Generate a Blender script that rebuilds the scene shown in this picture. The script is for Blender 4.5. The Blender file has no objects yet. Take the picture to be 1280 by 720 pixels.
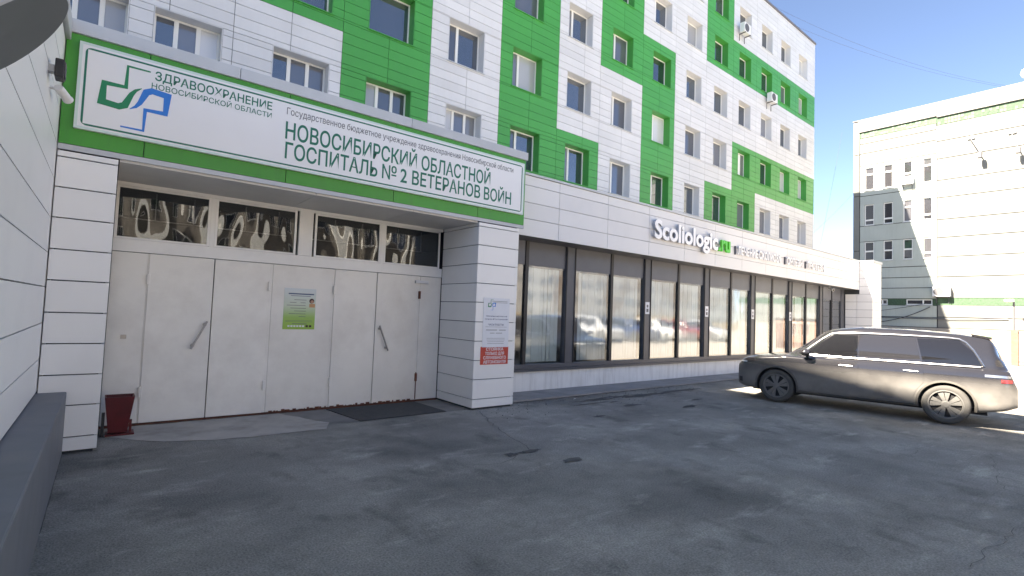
import bpy, bmesh, math, random
import numpy as np
from mathutils import Vector, Matrix

random.seed(7)
sc = bpy.context.scene
col = sc.collection

# ------------------------------------------------------------------ camera
CAMH = 1.9
RT = Vector((0.78014206, -0.62444926, 0.03796678))
DN = Vector((0.06024287, 0.0145796, -0.99807727))
FW = Vector((0.62269507, 0.78092929, 0.04899278))
cd = bpy.data.cameras.new('camera')
cam = bpy.data.objects.new('camera', cd)
col.objects.link(cam)
cd.sensor_width = 36.0
cd.lens = 634.76 / 1280 * 36.0
cd.clip_start = 0.05
cd.clip_end = 2000
cam.matrix_world = Matrix(((RT.x, -DN.x, -FW.x, 0), (RT.y, -DN.y, -FW.y, 0), (RT.z, -DN.z, -FW.z, CAMH), (0, 0, 0, 1)))
sc.camera = cam

# ------------------------------------------------------------------ sky and sun
SUN_TO = Vector((-8.9, 2.75, 9.63)).normalized()          # towards the sun
EL = math.asin(SUN_TO.z)
AZ = math.atan2(SUN_TO.x, SUN_TO.y)
w = bpy.data.worlds.new('World')
sc.world = w
w.use_nodes = True
nt = w.node_tree
bg = nt.nodes['Background']
sky = nt.nodes.new('ShaderNodeTexSky')
sky.sky_type = 'NISHITA'
sky.sun_disc = False
sky.sun_elevation = EL
sky.sun_rotation = AZ
sky.altitude = 150
sky.air_density = 0.46
sky.dust_density = 0.1
sky.ozone_density = 2.0
nt.links.new(sky.outputs[0], bg.inputs[0])
bg.inputs[1].default_value = 0.072
sd = bpy.data.lights.new('sun', 'SUN')
sd.energy = 5.0
sd.angle = math.radians(0.53)
sd.color = (1.0, 0.955, 0.89)
sun = bpy.data.objects.new('sun', sd)
col.objects.link(sun)
sun.rotation_euler = SUN_TO.to_track_quat('Z', 'Y').to_euler()
sc.view_settings.view_transform = 'Standard'
sc.view_settings.look = 'None'
sc.view_settings.gamma = 1.0
sc.view_settings.use_curve_mapping = False
sc.view_settings.exposure = 2.88
sc.view_settings.use_white_balance = True               # camera balanced for the open shade
sc.view_settings.white_balance_temperature = 7600
sc.view_settings.white_balance_tint = 11


def project(p):
    d = Vector(p) - Vector((0, 0, CAMH))
    z = d.dot(FW)
    if z < 0.05:
        return None
    return 640 + d.dot(RT) / z * 634.76, 360 + d.dot(DN) / z * 634.76


# ------------------------------------------------------------------ materials
MATS = {}


def new_mat(name):
    m = bpy.data.materials.new(name)
    m.use_nodes = True
    MATS[name] = m
    return m, m.node_tree.nodes, m.node_tree.links


def simple(name, c, rough=0.6, metal=0.0, var=0.0, scale=3.0, spec=0.5, coat=0.0, bump=0.0, bscale=60.0, dirt=None, dirt_amt=0.0, streak=False):
    """plain surface with soft colour variation, optional streaky dirt and a fine bump, in world space"""
    m, n, l = new_mat(name)
    b = n['Principled BSDF']
    b.inputs['Roughness'].default_value = rough
    b.inputs['Metallic'].default_value = metal
    b.inputs['Specular IOR Level'].default_value = spec
    b.inputs['Coat Weight'].default_value = coat
    col_out = None
    if var or dirt:
        g = n.new('ShaderNodeNewGeometry')
        noi = n.new('ShaderNodeTexNoise')
        noi.inputs['Scale'].default_value = scale
        noi.inputs['Detail'].default_value = 6
        noi.inputs['Roughness'].default_value = 0.6
        l.new(g.outputs['Position'], noi.inputs['Vector'])
        mr = n.new('ShaderNodeMapRange')
        mr.inputs['From Min'].default_value = 0.3
        mr.inputs['From Max'].default_value = 0.7
        mr.inputs['To Min'].default_value = 1 - var
        mr.inputs['To Max'].default_value = 1 + var
        l.new(noi.outputs['Fac'], mr.inputs['Value'])
        oi = n.new('ShaderNodeObjectInfo')
        mr2 = n.new('ShaderNodeMapRange')
        mr2.inputs['To Max'].default_value = 2.0
        mr2.inputs['To Min'].default_value = 1 - var * 0.9
        mr2.inputs['To Max'].default_value = 1 + var * 0.9
        ad = n.new('ShaderNodeMath')
        ad.operation = 'ADD'
        l.new(oi.outputs['Random'], ad.inputs[0])
        l.new(g.outputs['Random Per Island'], ad.inputs[1])
        fr_ = n.new('ShaderNodeMath')
        fr_.operation = 'FRACT'
        l.new(ad.outputs[0], fr_.inputs[0])
        l.new(fr_.outputs[0], mr2.inputs['Value'])
        mu = n.new('ShaderNodeMath')
        mu.operation = 'MULTIPLY'
        l.new(mr.outputs[0], mu.inputs[0])
        l.new(mr2.outputs[0], mu.inputs[1])
        hs = n.new('ShaderNodeHueSaturation')
        hs.inputs['Color'].default_value = (*c, 1)
        l.new(mu.outputs[0], hs.inputs['Value'])
        col_out = hs.outputs[0]
        if dirt:
            mp = n.new('ShaderNodeMapping')
            mp.inputs['Scale'].default_value = (6, 6, 0.5) if streak else (1, 1, 1)
            l.new(g.outputs['Position'], mp.inputs['Vector'])
            n2 = n.new('ShaderNodeTexNoise')
            n2.inputs['Scale'].default_value = 1.3
            n2.inputs['Detail'].default_value = 8
            n2.inputs['Roughness'].default_value = 0.65
            l.new(mp.outputs[0], n2.inputs['Vector'])
            r2 = n.new('ShaderNodeMapRange')
            r2.inputs['From Min'].default_value = 0.48
            r2.inputs['From Max'].default_value = 0.78
            r2.inputs['To Max'].default_value = dirt_amt
            l.new(n2.outputs['Fac'], r2.inputs['Value'])
            mx = n.new('ShaderNodeMixRGB')
            mx.inputs['Color2'].default_value = (*dirt, 1)
            l.new(r2.outputs[0], mx.inputs['Fac'])
            l.new(col_out, mx.inputs['Color1'])
            col_out = mx.outputs[0]
        l.new(col_out, b.inputs['Base Color'])
    else:
        b.inputs['Base Color'].default_value = (*c, 1)
    if bump:
        g = n.new('ShaderNodeNewGeometry')
        nb = n.new('ShaderNodeTexNoise')
        nb.inputs['Scale'].default_value = bscale
        nb.inputs['Detail'].default_value = 4
        l.new(g.outputs['Position'], nb.inputs['Vector'])
        bp = n.new('ShaderNodeBump')
        bp.inputs['Strength'].default_value = bump
        bp.inputs['Distance'].default_value = 0.01
        l.new(nb.outputs['Fac'], bp.inputs['Height'])
        l.new(bp.outputs[0], b.inputs['Normal'])
    return m


WHITE = simple('white cladding', (0.67, 0.67, 0.67), 0.42, var=0.05, scale=0.9, dirt=(0.50, 0.48, 0.45), dirt_amt=0.14, streak=True)
WHITE2 = simple('white pillar cladding', (0.84, 0.83, 0.81), 0.42, var=0.04, scale=1.3, dirt=(0.55, 0.53, 0.50), dirt_amt=0.16)
FASC = simple('fascia cladding', (0.70, 0.70, 0.705), 0.42, var=0.04, scale=1.3, dirt=(0.48, 0.46, 0.44), dirt_amt=0.14)
GREEN = simple('green cladding', (0.050, 0.33, 0.060), 0.42, var=0.05, scale=0.9, dirt=(0.10, 0.30, 0.12), dirt_amt=0.2, streak=True)
DGREEN = simple('canopy green cladding', (0.045, 0.30, 0.035), 0.38, var=0.05, scale=1.2, dirt=(0.06, 0.16, 0.06), dirt_amt=0.3, streak=True)
JOINT = simple('dark joint backing', (0.045, 0.05, 0.055), 0.9)
CAP = simple('light grey flashing', (0.50, 0.52, 0.54), 0.4, metal=0.0, var=0.05, scale=2.0)
DCAP = simple('dark roof edge', (0.16, 0.15, 0.16), 0.5)
SOFFIT = simple('grey soffit panel', (0.60, 0.59, 0.57), 0.5, var=0.06, scale=2)
DOORM = simple('painted steel door', (0.84, 0.81, 0.755), 0.5, var=0.035, scale=2.0, dirt=(0.50, 0.44, 0.39), dirt_amt=0.34, bump=0.05, bscale=25)
FRAMEW = simple('white frame', (0.82, 0.81, 0.79), 0.4, var=0.04)
PVC = simple('white plastic window frame', (0.78, 0.78, 0.75), 0.35)
RUST = simple('rust', (0.16, 0.055, 0.03), 0.8, var=0.3, scale=20)
STEEL = simple('brushed steel', (0.45, 0.43, 0.42), 0.35, metal=0.9, var=0.1, scale=30)
ALU = simple('dark grey aluminium', (0.075, 0.08, 0.095), 0.4, var=0.08, scale=2)
SPAND = simple('dark grey spandrel', (0.115, 0.12, 0.14), 0.35, var=0.08, scale=2)
PLINTH = simple('white plaster plinth', (0.80, 0.80, 0.79), 0.7, var=0.05, scale=2, dirt=(0.33, 0.31, 0.29), dirt_amt=0.5, streak=True)
LEDGE = simple('grey painted ledge', (0.145, 0.155, 0.175), 0.55, var=0.1, scale=3, dirt=(0.22, 0.21, 0.20), dirt_amt=0.5)
SIGNW = simple('white sign board', (0.82, 0.82, 0.82), 0.3, var=0.02, scale=1)
SIGNE = simple('pale sign edge', (0.60, 0.72, 0.68), 0.35)
INKG = simple('green ink', (0.0, 0.16, 0.10), 0.4)
INKG2 = simple('emblem green', (0.0, 0.22, 0.09), 0.4)
INKB = simple('emblem blue', (0.01, 0.19, 0.62), 0.4)
INKN = simple('navy ink', (0.02, 0.05, 0.16), 0.4)
INKK = simple('grey ink', (0.12, 0.13, 0.14), 0.5)
LETW = simple('white letter face', (0.92, 0.92, 0.92), 0.35)
LETS = simple('grey letter side', (0.42, 0.43, 0.46), 0.4)
LETS2 = simple('pale letter side', (0.58, 0.59, 0.62), 0.4)
LETG = simple('green letter', (0.06, 0.55, 0.02), 0.35)
PAPER = simple('white paper', (0.72, 0.74, 0.78), 0.5, var=0.03)
REDP = simple('red sign', (0.52, 0.045, 0.025), 0.5, var=0.05)
BINM = simple('dark red painted metal', (0.12, 0.008, 0.012), 0.5, var=0.15, scale=8, dirt=(0.03, 0.01, 0.01), dirt_amt=0.6)
BLACK = simple('black plastic', (0.02, 0.02, 0.022), 0.5)
CCTVW = simple('white plastic', (0.72, 0.72, 0.72), 0.4)
MATM = simple('black rubber mat', (0.055, 0.055, 0.055), 0.9, var=0.2, scale=12, bump=0.5, bscale=120)
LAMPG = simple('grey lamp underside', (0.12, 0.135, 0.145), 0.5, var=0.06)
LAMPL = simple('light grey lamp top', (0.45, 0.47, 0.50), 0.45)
CONC = simple('far building panel', (0.185, 0.19, 0.18), 0.8, var=0.06, scale=0.7, dirt=(0.16, 0.16, 0.15), dirt_amt=0.4, streak=True)  # panel colour lowered to offset the sun on the blank wall
CONC_SHADE = simple('far building panel greenish shade tone', (0.40, 0.44, 0.41), 0.8, var=0.06, scale=0.7, dirt=(0.28, 0.31, 0.28), dirt_amt=0.35, streak=True)  # same panels, colour lightened to lift the shaded window part
CONCW = simple('far building parapet', (0.21, 0.21, 0.205), 0.8, var=0.05, scale=0.7, dirt=(0.18, 0.18, 0.17), dirt_amt=0.3, streak=True)
FGREEN = simple('faded green tile', (0.05, 0.10, 0.055), 0.7, var=0.35, scale=9)
FPLINTH = simple('far plinth', (0.30, 0.28, 0.25), 0.85, var=0.15, scale=2)
CONCG = simple('apron concrete', (0.42, 0.395, 0.36), 0.9, var=0.13, scale=2.5, dirt=(0.10, 0.08, 0.07), dirt_amt=0.6, bump=0.3, bscale=80)
PAVE = simple('pavement concrete', (0.29, 0.28, 0.275), 0.9, var=0.12, scale=2.0, dirt=(0.10, 0.10, 0.10), dirt_amt=0.5, bump=0.3, bscale=80)
BROWN = simple('brown rusty steel', (0.17, 0.10, 0.075), 0.7, var=0.2, scale=6)
WIRE = simple('cable', (0.05, 0.05, 0.06), 0.6)
GREYAC = simple('ac grey', (0.10, 0.10, 0.11), 0.6)
BRICKB = simple('beige wall behind', (0.22, 0.20, 0.18), 0.85, var=0.15, scale=1.5)
BARK = simple('bark', (0.12, 0.09, 0.07), 0.9, var=0.2, scale=8)
SLOPE = simple('dry grass slope', (0.22, 0.17, 0.10), 0.95, var=0.3, scale=0.4)
BLIND = simple('white vertical blind', (0.86, 0.86, 0.85), 0.8, var=0.05)
INTER = simple('dim interior', (0.16, 0.15, 0.14), 0.9)
SKIN = simple('print skin tone', (0.45, 0.24, 0.16), 0.6)
HAIR = simple('print dark hair', (0.04, 0.02, 0.02), 0.6)
ORANGE = simple('print orange', (0.55, 0.30, 0.14), 0.6)
CLOTHL = simple('print pale cloth', (0.55, 0.60, 0.62), 0.6)


def glass_mat(name, refl, tint, base, rough=0.01, wav=0.0, wscale=1.0, seethru=True):
    """window glass: coated, so it mirrors a fixed share; the rest passes (tinted) or meets a dim room"""
    m, n, l = new_mat(name)
    n.remove(n['Principled BSDF'])
    out = n['Material Output']
    gl = n.new('ShaderNodeBsdfGlossy')
    gl.inputs['Roughness'].default_value = rough
    gl.inputs['Color'].default_value = (*tint, 1)
    if seethru:
        tr = n.new('ShaderNodeBsdfTransparent')
        tr.inputs['Color'].default_value = (*base, 1)
    else:
        tr = n.new('ShaderNodeBsdfDiffuse')
        oi = n.new('ShaderNodeObjectInfo')
        hs = n.new('ShaderNodeHueSaturation')
        mr = n.new('ShaderNodeMapRange')
        mr.inputs['To Min'].default_value = 0.45
        mr.inputs['To Max'].default_value = 1.7
        l.new(oi.outputs['Random'], mr.inputs['Value'])
        l.new(mr.outputs[0], hs.inputs['Value'])
        hs.inputs['Color'].default_value = (*base, 1)
        l.new(hs.outputs[0], tr.inputs['Color'])
    fr = n.new('ShaderNodeFresnel')
    fr.inputs['IOR'].default_value = 1.5
    mr = n.new('ShaderNodeMapRange')
    mr.inputs['From Min'].default_value = 0.04
    mr.inputs['From Max'].default_value = 1.0
    mr.inputs['To Min'].default_value = refl
    mr.inputs['To Max'].default_value = 1.0
    l.new(fr.outputs[0], mr.inputs['Value'])
    mx = n.new('ShaderNodeMixShader')
    l.new(mr.outputs[0], mx.inputs[0])
    l.new(tr.outputs[0], mx.inputs[1])
    l.new(gl.outputs[0], mx.inputs[2])
    if wav:
        g = n.new('ShaderNodeNewGeometry')
        mp = n.new('ShaderNodeMapping')
        mp.inputs['Scale'].default_value = (1.0, 1.0, 0.45)
        l.new(g.outputs['Position'], mp.inputs['Vector'])
        nb = n.new('ShaderNodeTexNoise')
        nb.inputs['Scale'].default_value = wscale
        nb.inputs['Detail'].default_value = 1.0
        l.new(mp.outputs[0], nb.inputs['Vector'])
        bp = n.new('ShaderNodeBump')
        bp.inputs['Strength'].default_value = wav
        bp.inputs['Distance'].default_value = 0.05
        l.new(nb.outputs['Fac'], bp.inputs['Height'])
        l.new(bp.outputs[0], gl.inputs['Normal'])
    l.new(mx.outputs[0], out.inputs['Surface'])
    return m


SHOPGL = glass_mat('shopfront glass', 0.27, (0.93, 0.95, 0.97), (0.88, 0.96, 1.0), rough=0.06, wav=0.12, wscale=1.6)
TRANGL = glass_mat('transom glass', 0.07, (0.9, 0.92, 0.95), (0.5, 0.52, 0.52), rough=0.012, wav=0.36, wscale=2.0)
TOWGL = glass_mat('tower window glass', 0.16, (0.85, 0.9, 0.97), (0.14, 0.145, 0.16), seethru=False, wav=0.03)
TOWGL2 = glass_mat('tower window with curtain', 0.12, (0.85, 0.9, 0.97), (0.40, 0.40, 0.40), seethru=False, wav=0.03)
TOWGL3 = glass_mat('tower window with dark room', 0.22, (0.85, 0.9, 0.97), (0.035, 0.04, 0.045), seethru=False, wav=0.03)
FARGL = glass_mat('far window glass', 0.12, (0.85, 0.88, 0.92), (0.05, 0.05, 0.056), seethru=False)
CLEAR, _n, _l = new_mat('clear inner glass face')
_n.remove(_n['Principled BSDF'])
_t = _n.new('ShaderNodeBsdfTransparent')
_t.inputs['Color'].default_value = (0.96, 0.985, 0.99, 1)
_l.new(_t.outputs[0], _n['Material Output'].inputs['Surface'])
CARGL = glass_mat('car glass', 0.055, (0.95, 0.95, 0.95), (0.012, 0.012, 0.014), seethru=False)


def asphalt(name, base, light, dark):
    m, n, l = new_mat(name)
    b = n['Principled BSDF']
    b.inputs['Roughness'].default_value = 0.88
    b.inputs['Specular IOR Level'].default_value = 0.3
    g = n.new('ShaderNodeNewGeometry')

    def noise(sx, sy, scale, det, lo, hi):
        mp = n.new('ShaderNodeMapping')
        mp.inputs['Scale'].default_value = (sx, sy, 1)
        l.new(g.outputs['Position'], mp.inputs['Vector'])
        t = n.new('ShaderNodeTexNoise')
        t.inputs['Scale'].default_value = scale
        t.inputs['Detail'].default_value = det
        t.inputs['Roughness'].default_value = 0.62
        l.new(mp.outputs[0], t.inputs['Vector'])
        r = n.new('ShaderNodeMapRange')
        r.inputs['From Min'].default_value = lo
        r.inputs['From Max'].default_value = hi
        l.new(t.outputs['Fac'], r.inputs['Value'])
        return r.outputs[0], t

    def mix(c1, c2, f, k=1.0):
        x = n.new('ShaderNodeMixRGB')
        if isinstance(c1, tuple):
            x.inputs[1].default_value = (*c1, 1)
        else:
            l.new(c1, x.inputs[1])
        x.inputs[2].default_value = (*c2, 1)
        if k != 1.0:
            mm = n.new('ShaderNodeMath')
            mm.operation = 'MULTIPLY'
            mm.inputs[1].default_value = k
            l.new(f, mm.inputs[0])
            f = mm.outputs[0]
        l.new(f, x.inputs[0])
        return x.outputs[0]
    f1, _ = noise(1, 1, 0.55, 10, 0.44, 0.64)
    f2, _ = noise(1, 1.2, 0.42, 9, 0.47, 0.66)
    f3, _ = noise(0.6, 1.5, 1.5, 10, 0.57, 0.70)
    f4, _ = noise(1, 1, 55, 4, 0.25, 0.75)
    f5, _ = noise(1.2, 0.8, 1.3, 10, 0.555, 0.70)
    f6, _ = noise(1, 1, 9, 6, 0.3, 0.7)
    c = mix(base, light, f1, 0.85)
    c = mix(c, dark, f2, 0.95)
    c = mix(c, tuple(min(1, v * 1.35) for v in light), f3, 0.62)
    c = mix(c, tuple(v * 0.6 for v in dark), f5, 0.7)
    c = mix(c, tuple(v * 0.8 for v in base), f6, 0.45)
    hs = n.new('ShaderNodeHueSaturation')
    mr = n.new('ShaderNodeMapRange')
    mr.inputs['To Min'].default_value = 0.55
    mr.inputs['To Max'].default_value = 1.45
    l.new(f4, mr.inputs['Value'])
    l.new(mr.outputs[0], hs.inputs['Value'])
    l.new(c, hs.inputs['Color'])
    # thin meandering cracks
    vo = n.new('ShaderNodeTexVoronoi')
    vo.feature = 'DISTANCE_TO_EDGE'
    vo.inputs['Scale'].default_value = 0.28
    wn = n.new('ShaderNodeTexNoise')
    wn.inputs['Scale'].default_value = 1.6
    wn.inputs['Detail'].default_value = 5
    l.new(g.outputs['Position'], wn.inputs['Vector'])
    vm = n.new('ShaderNodeVectorMath')
    vm.operation = 'SCALE'
    vm.inputs['Scale'].default_value = 1.3
    l.new(wn.outputs['Color'], vm.inputs[0])
    va = n.new('ShaderNodeVectorMath')
    l.new(g.outputs['Position'], va.inputs[0])
    l.new(vm.outputs[0], va.inputs[1])
    l.new(va.outputs[0], vo.inputs['Vector'])
    cr = n.new('ShaderNodeMapRange')
    cr.inputs['From Min'].default_value = 0.0
    cr.inputs['From Max'].default_value = 0.006
    cr.inputs['To Min'].default_value = 0.14
    cr.inputs['To Max'].default_value = 0.0
    l.new(vo.outputs['Distance'], cr.inputs['Value'])
    c = mix(hs.outputs[0], (0.03, 0.03, 0.03), cr.outputs[0])
    l.new(c, b.inputs['Base Color'])
    bp = n.new('ShaderNodeBump')
    bp.inputs['Strength'].default_value = 0.8
    bp.inputs['Distance'].default_value = 0.012
    l.new(f4, bp.inputs['Height'])
    l.new(bp.outputs[0], b.inputs['Normal'])
    return m


ASPH = asphalt('asphalt', (0.255, 0.245, 0.222), (0.41, 0.39, 0.345), (0.13, 0.127, 0.118))
ASPH2 = asphalt('newer asphalt', (0.25, 0.243, 0.225), (0.40, 0.385, 0.35), (0.155, 0.152, 0.144))


def car_paint(name, c, dust):
    m, n, l = new_mat(name)
    b = n['Principled BSDF']
    b.inputs['Roughness'].default_value = 0.28
    b.inputs['Coat Weight'].default_value = 0.8
    b.inputs['Coat Roughness'].default_value = 0.035
    tc = n.new('ShaderNodeTexCoord')
    sx = n.new('ShaderNodeSeparateXYZ')
    l.new(tc.outputs['Object'], sx.inputs[0])
    r = n.new('ShaderNodeMapRange')
    r.inputs['From Min'].default_value = 0.98
    r.inputs['From Max'].default_value = 0.66
    r.inputs['To Min'].default_value = 0.015
    r.inputs['To Max'].default_value = dust
    l.new(sx.outputs['Z'], r.inputs['Value'])
    noi = n.new('ShaderNodeTexNoise')
    noi.inputs['Scale'].default_value = 3.5
    noi.inputs['Detail'].default_value = 7
    l.new(tc.outputs['Object'], noi.inputs['Vector'])
    rr = n.new('ShaderNodeMapRange')
    rr.inputs['From Min'].default_value = 0.3
    rr.inputs['From Max'].default_value = 0.7
    rr.inputs['To Min'].default_value = 0.7
    rr.inputs['To Max'].default_value = 1.1
    l.new(noi.outputs['Fac'], rr.inputs['Value'])
    mu = n.new('ShaderNodeMath')
    mu.operation = 'MULTIPLY'
    mu.use_clamp = True
    l.new(r.outputs[0], mu.inputs[0])
    l.new(rr.outputs[0], mu.inputs[1])
    mx = n.new('ShaderNodeMixRGB')
    mx.inputs[1].default_value = (*c, 1)
    mx.inputs[2].default_value = (0.22, 0.21, 0.195, 1)
    l.new(mu.outputs[0], mx.inputs[0])
    l.new(mx.outputs[0], b.inputs['Base Color'])
    r3 = n.new('ShaderNodeMapRange')
    r3.inputs['To Min'].default_value = 0.10
    r3.inputs['To Max'].default_value = 0.75
    l.new(mu.outputs[0], r3.inputs['Value'])
    l.new(r3.outputs[0], b.inputs['Roughness'])
    r4 = n.new('ShaderNodeMapRange')
    r4.inputs['To Min'].default_value = 1.0
    r4.inputs['To Max'].default_value = 0.1
    l.new(mu.outputs[0], r4.inputs['Value'])
    l.new(r4.outputs[0], b.inputs['Coat Weight'])
    return m


PAINTK = car_paint('dusty black paint', (0.016, 0.0155, 0.018), 0.80)
PAINTW = car_paint('white paint', (0.70, 0.70, 0.70), 0.45)
PAINTS = car_paint('silver paint', (0.42, 0.43, 0.45), 0.5)
PAINTB = car_paint('dark blue paint', (0.03, 0.05, 0.12), 0.5)
PAINTR = car_paint('dark red paint', (0.18, 0.02, 0.02), 0.5)
TYRE = simple('dusty tyre', (0.085, 0.082, 0.077), 0.9, var=0.15, scale=6)
RIM = simple('dusty wheel rim', (0.14, 0.137, 0.13), 0.55, var=0.1, scale=10)
RIMD = simple('wheel opening', (0.015, 0.015, 0.016), 0.8)
CHROME = simple('chrome trim', (0.82, 0.81, 0.80), 0.28, metal=1.0)
LAMPR = simple('tail lamp', (0.20, 0.03, 0.03), 0.15, coat=1.0)
LAMPC = simple('head lamp', (0.55, 0.57, 0.60), 0.12, coat=1.0)
CLAD = simple('dusty wheel arch trim', (0.10, 0.094, 0.084), 0.7, var=0.1, scale=6)

# ------------------------------------------------------------------ helpers
WLOC = {}


def link(o, parent, loc):
    col.objects.link(o)
    loc = Vector(loc)
    WLOC[o.name] = loc
    if parent is not None:
        o.parent = parent
        o.location = loc - WLOC[parent.name]
    else:
        o.location = loc
    return o


def tag(o, label=None, cat=None, group=None, kind=None):
    if label:
        o['label'] = label
    if cat:
        o['category'] = cat
    if group:
        o['group'] = group
    if kind:
        o['kind'] = kind
    return o


def empty(name, loc, label=None, cat=None, group=None):
    o = bpy.data.objects.new(name, None)
    o.empty_display_size = 0.2
    link(o, None, loc)
    return tag(o, label, cat, group)


class MB:
    def __init__(s):
        s.v = []
        s.f = []

    def box(s, x0, x1, y0, y1, z0, z1):
        b = len(s.v)
        s.v += [(x0, y0, z0), (x1, y0, z0), (x1, y1, z0), (x0, y1, z0), (x0, y0, z1), (x1, y0, z1), (x1, y1, z1), (x0, y1, z1)]
        s.f += [tuple(b + i for i in q) for q in ((0, 3, 2, 1), (4, 5, 6, 7), (0, 1, 5, 4), (1, 2, 6, 5), (2, 3, 7, 6), (3, 0, 4, 7))]
        return s

    def poly(s, pts):
        b = len(s.v)
        s.v += [tuple(p) for p in pts]
        s.f.append(tuple(range(b, b + len(pts))))
        return s

    def prism(s, pts, d):
        """polygon (list of 3D points) extruded along vector d"""
        b = len(s.v)
        n = len(pts)
        d = Vector(d)
        s.v += [tuple(p) for p in pts] + [tuple(Vector(p) + d) for p in pts]
        s.f.append(tuple(range(b + n - 1, b - 1, -1)))
        s.f.append(tuple(range(b + n, b + 2 * n)))
        for i in range(n):
            j = (i + 1) % n
            s.f.append((b + i, b + j, b + n + j, b + n + i))
        return s

    def tube(s, pts, r, n=8, closed=False, cap=True):
        pts = [Vector(p) for p in pts]
        rs = r if isinstance(r, (list, tuple)) else [r] * len(pts)
        b = len(s.v)
        m = len(pts)
        up = None
        for i, p in enumerate(pts):
            if closed:
                t = (pts[(i + 1) % m] - pts[i - 1])
            else:
                t = pts[min(i + 1, m - 1)] - pts[max(i - 1, 0)]
            t.normalize()
            if up is None:
                up = Vector((0, 0, 1)) if abs(t.z) < 0.9 else Vector((1, 0, 0))
            a = t.cross(up)
            if a.length < 1e-5:
                a = t.cross(Vector((0, 1, 0)))
            a.normalize()
            c = a.cross(t).normalized()
            up = c
            for k in range(n):
                th = 2 * math.pi * k / n
                s.v.append(tuple(p + (a * math.cos(th) + c * math.sin(th)) * rs[i]))
        for i in range(m if closed else m - 1):
            i2 = (i + 1) % m
            for k in range(n):
                k2 = (k + 1) % n
                s.f.append((b + i * n + k, b + i * n + k2, b + i2 * n + k2, b + i2 * n + k))
        if not closed and cap:
            s.f.append(tuple(b + k for k in range(n - 1, -1, -1)))
            s.f.append(tuple(b + (m - 1) * n + k for k in range(n)))
        return s

    def lathe(s, prof, axis, origin, n=32):
        """prof: list of (radius, along) ; axis unit vector"""
        ax = Vector(axis).normalized()
        o = Vector(origin)
        a = ax.orthogonal().normalized()
        c = ax.cross(a)
        b = len(s.v)
        for r, h in prof:
            for k in range(n):
                th = 2 * math.pi * k / n
                s.v.append(tuple(o + ax * h + (a * math.cos(th) + c * math.sin(th)) * r))
        for i in range(len(prof) - 1):
            for k in range(n):
                k2 = (k + 1) % n
                s.f.append((b + i * n + k, b + i * n + k2, b + (i + 1) * n + k2, b + (i + 1) * n + k))
        return s

    def mesh(s, name, mat, smooth=False):
        me = bpy.data.meshes.new(name)
        me.from_pydata(s.v, [], s.f)
        for mm in (mat if isinstance(mat, (list, tuple)) else [mat]):
            me.materials.append(mm)
        if smooth:
            me.shade_smooth()
            me.set_sharp_from_angle(angle=math.radians(38))
        me.update()
        return me

    def build(s, name, mat, parent=None, loc=(0, 0, 0), smooth=False, fix=False):
        me = s.mesh(name, mat, smooth)
        if fix:
            bm = bmesh.new()
            bm.from_mesh(me)
            bmesh.ops.recalc_face_normals(bm, faces=bm.faces)
            bm.to_mesh(me)
            bm.free()
        return link(bpy.data.objects.new(name, me), parent, loc)


def inst(name, me, parent, loc):
    return link(bpy.data.objects.new(name, me), parent, loc)


BOXC = {}


def boxobj(name, x0, x1, y0, y1, z0, z1, mat, parent=None, bev=0.0):
    """box as one object, mesh shared between equal boxes; origin at its centre"""
    k = (round(x1 - x0, 3), round(y1 - y0, 3), round(z1 - z0, 3), mat.name, bev)
    if k not in BOXC:
        m = MB().box(-k[0] / 2, k[0] / 2, -k[1] / 2, k[1] / 2, -k[2] / 2, k[2] / 2)
        me = m.mesh(name, mat)
        if bev:
            bm = bmesh.new()
            bm.from_mesh(me)
            bmesh.ops.bevel(bm, geom=list(bm.edges), offset=bev, segments=2, affect='EDGES', profile=0.5)
            bm.to_mesh(me)
            bm.free()
        BOXC[k] = me
    return inst(name, BOXC[k], parent, ((x0 + x1) / 2, (y0 + y1) / 2, (z0 + z1) / 2))


def glazing(name, x0, x1, y0, y1, z0, z1, parent):
    """pane whose coated outer face (towards -Y) mirrors; the inner faces are clear"""
    cx_, cy_, cz_ = (x0 + x1) / 2, (y0 + y1) / 2, (z0 + z1) / 2
    me = MB().box(x0 - cx_, x1 - cx_, y0 - cy_, y1 - cy_, z0 - cz_, z1 - cz_).mesh(name, [SHOPGL, CLEAR])
    for p in me.polygons:
        p.material_index = 0 if p.normal.y < -0.5 else 1
    return inst(name, me, parent, (cx_, cy_, cz_))


def subtract(rects, w):
    out = []
    for (a, b, c, d) in rects:
        wa, wb, wc, wd = w
        if wb <= a + 1e-6 or wa >= b - 1e-6 or wd <= c + 1e-6 or wc >= d - 1e-6:
            out.append((a, b, c, d))
            continue
        if wc > c:
            out.append((a, b, c, wc))
        if wd < d:
            out.append((a, b, wd, d))
        c2, d2 = max(c, wc), min(d, wd)
        if wa > a:
            out.append((a, wa, c2, d2))
        if wb < b:
            out.append((wb, b, c2, d2))
    return [r for r in out if r[1] - r[0] > 0.03 and r[3] - r[2] > 0.03]


# facade axis: maps (u, depth_out, z) to world
def ax_point(axis, base, u, d, z):
    if axis == 'y-':
        return (u, base - d, z)
    if axis == 'x+':
        return (base + d, u, z)
    return (base - d, u, z)


def ax_box(mb, axis, base, u0, u1, d0, d1, z0, z1):
    p = ax_point(axis, base, u0, d0, z0)
    q = ax_point(axis, base, u1, d1, z1)
    mb.box(min(p[0], q[0]), max(p[0], q[0]), min(p[1], q[1]), max(p[1], q[1]), z0, z1)


def ax_obj(name, axis, base, u0, u1, d0, d1, z0, z1, mat, parent, bev=0.0):
    p = ax_point(axis, base, u0, d0, z0)
    q = ax_point(axis, base, u1, d1, z1)
    return boxobj(name, min(p[0], q[0]), max(p[0], q[0]), min(p[1], q[1]), max(p[1], q[1]), z0, z1, mat, parent, bev)


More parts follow.
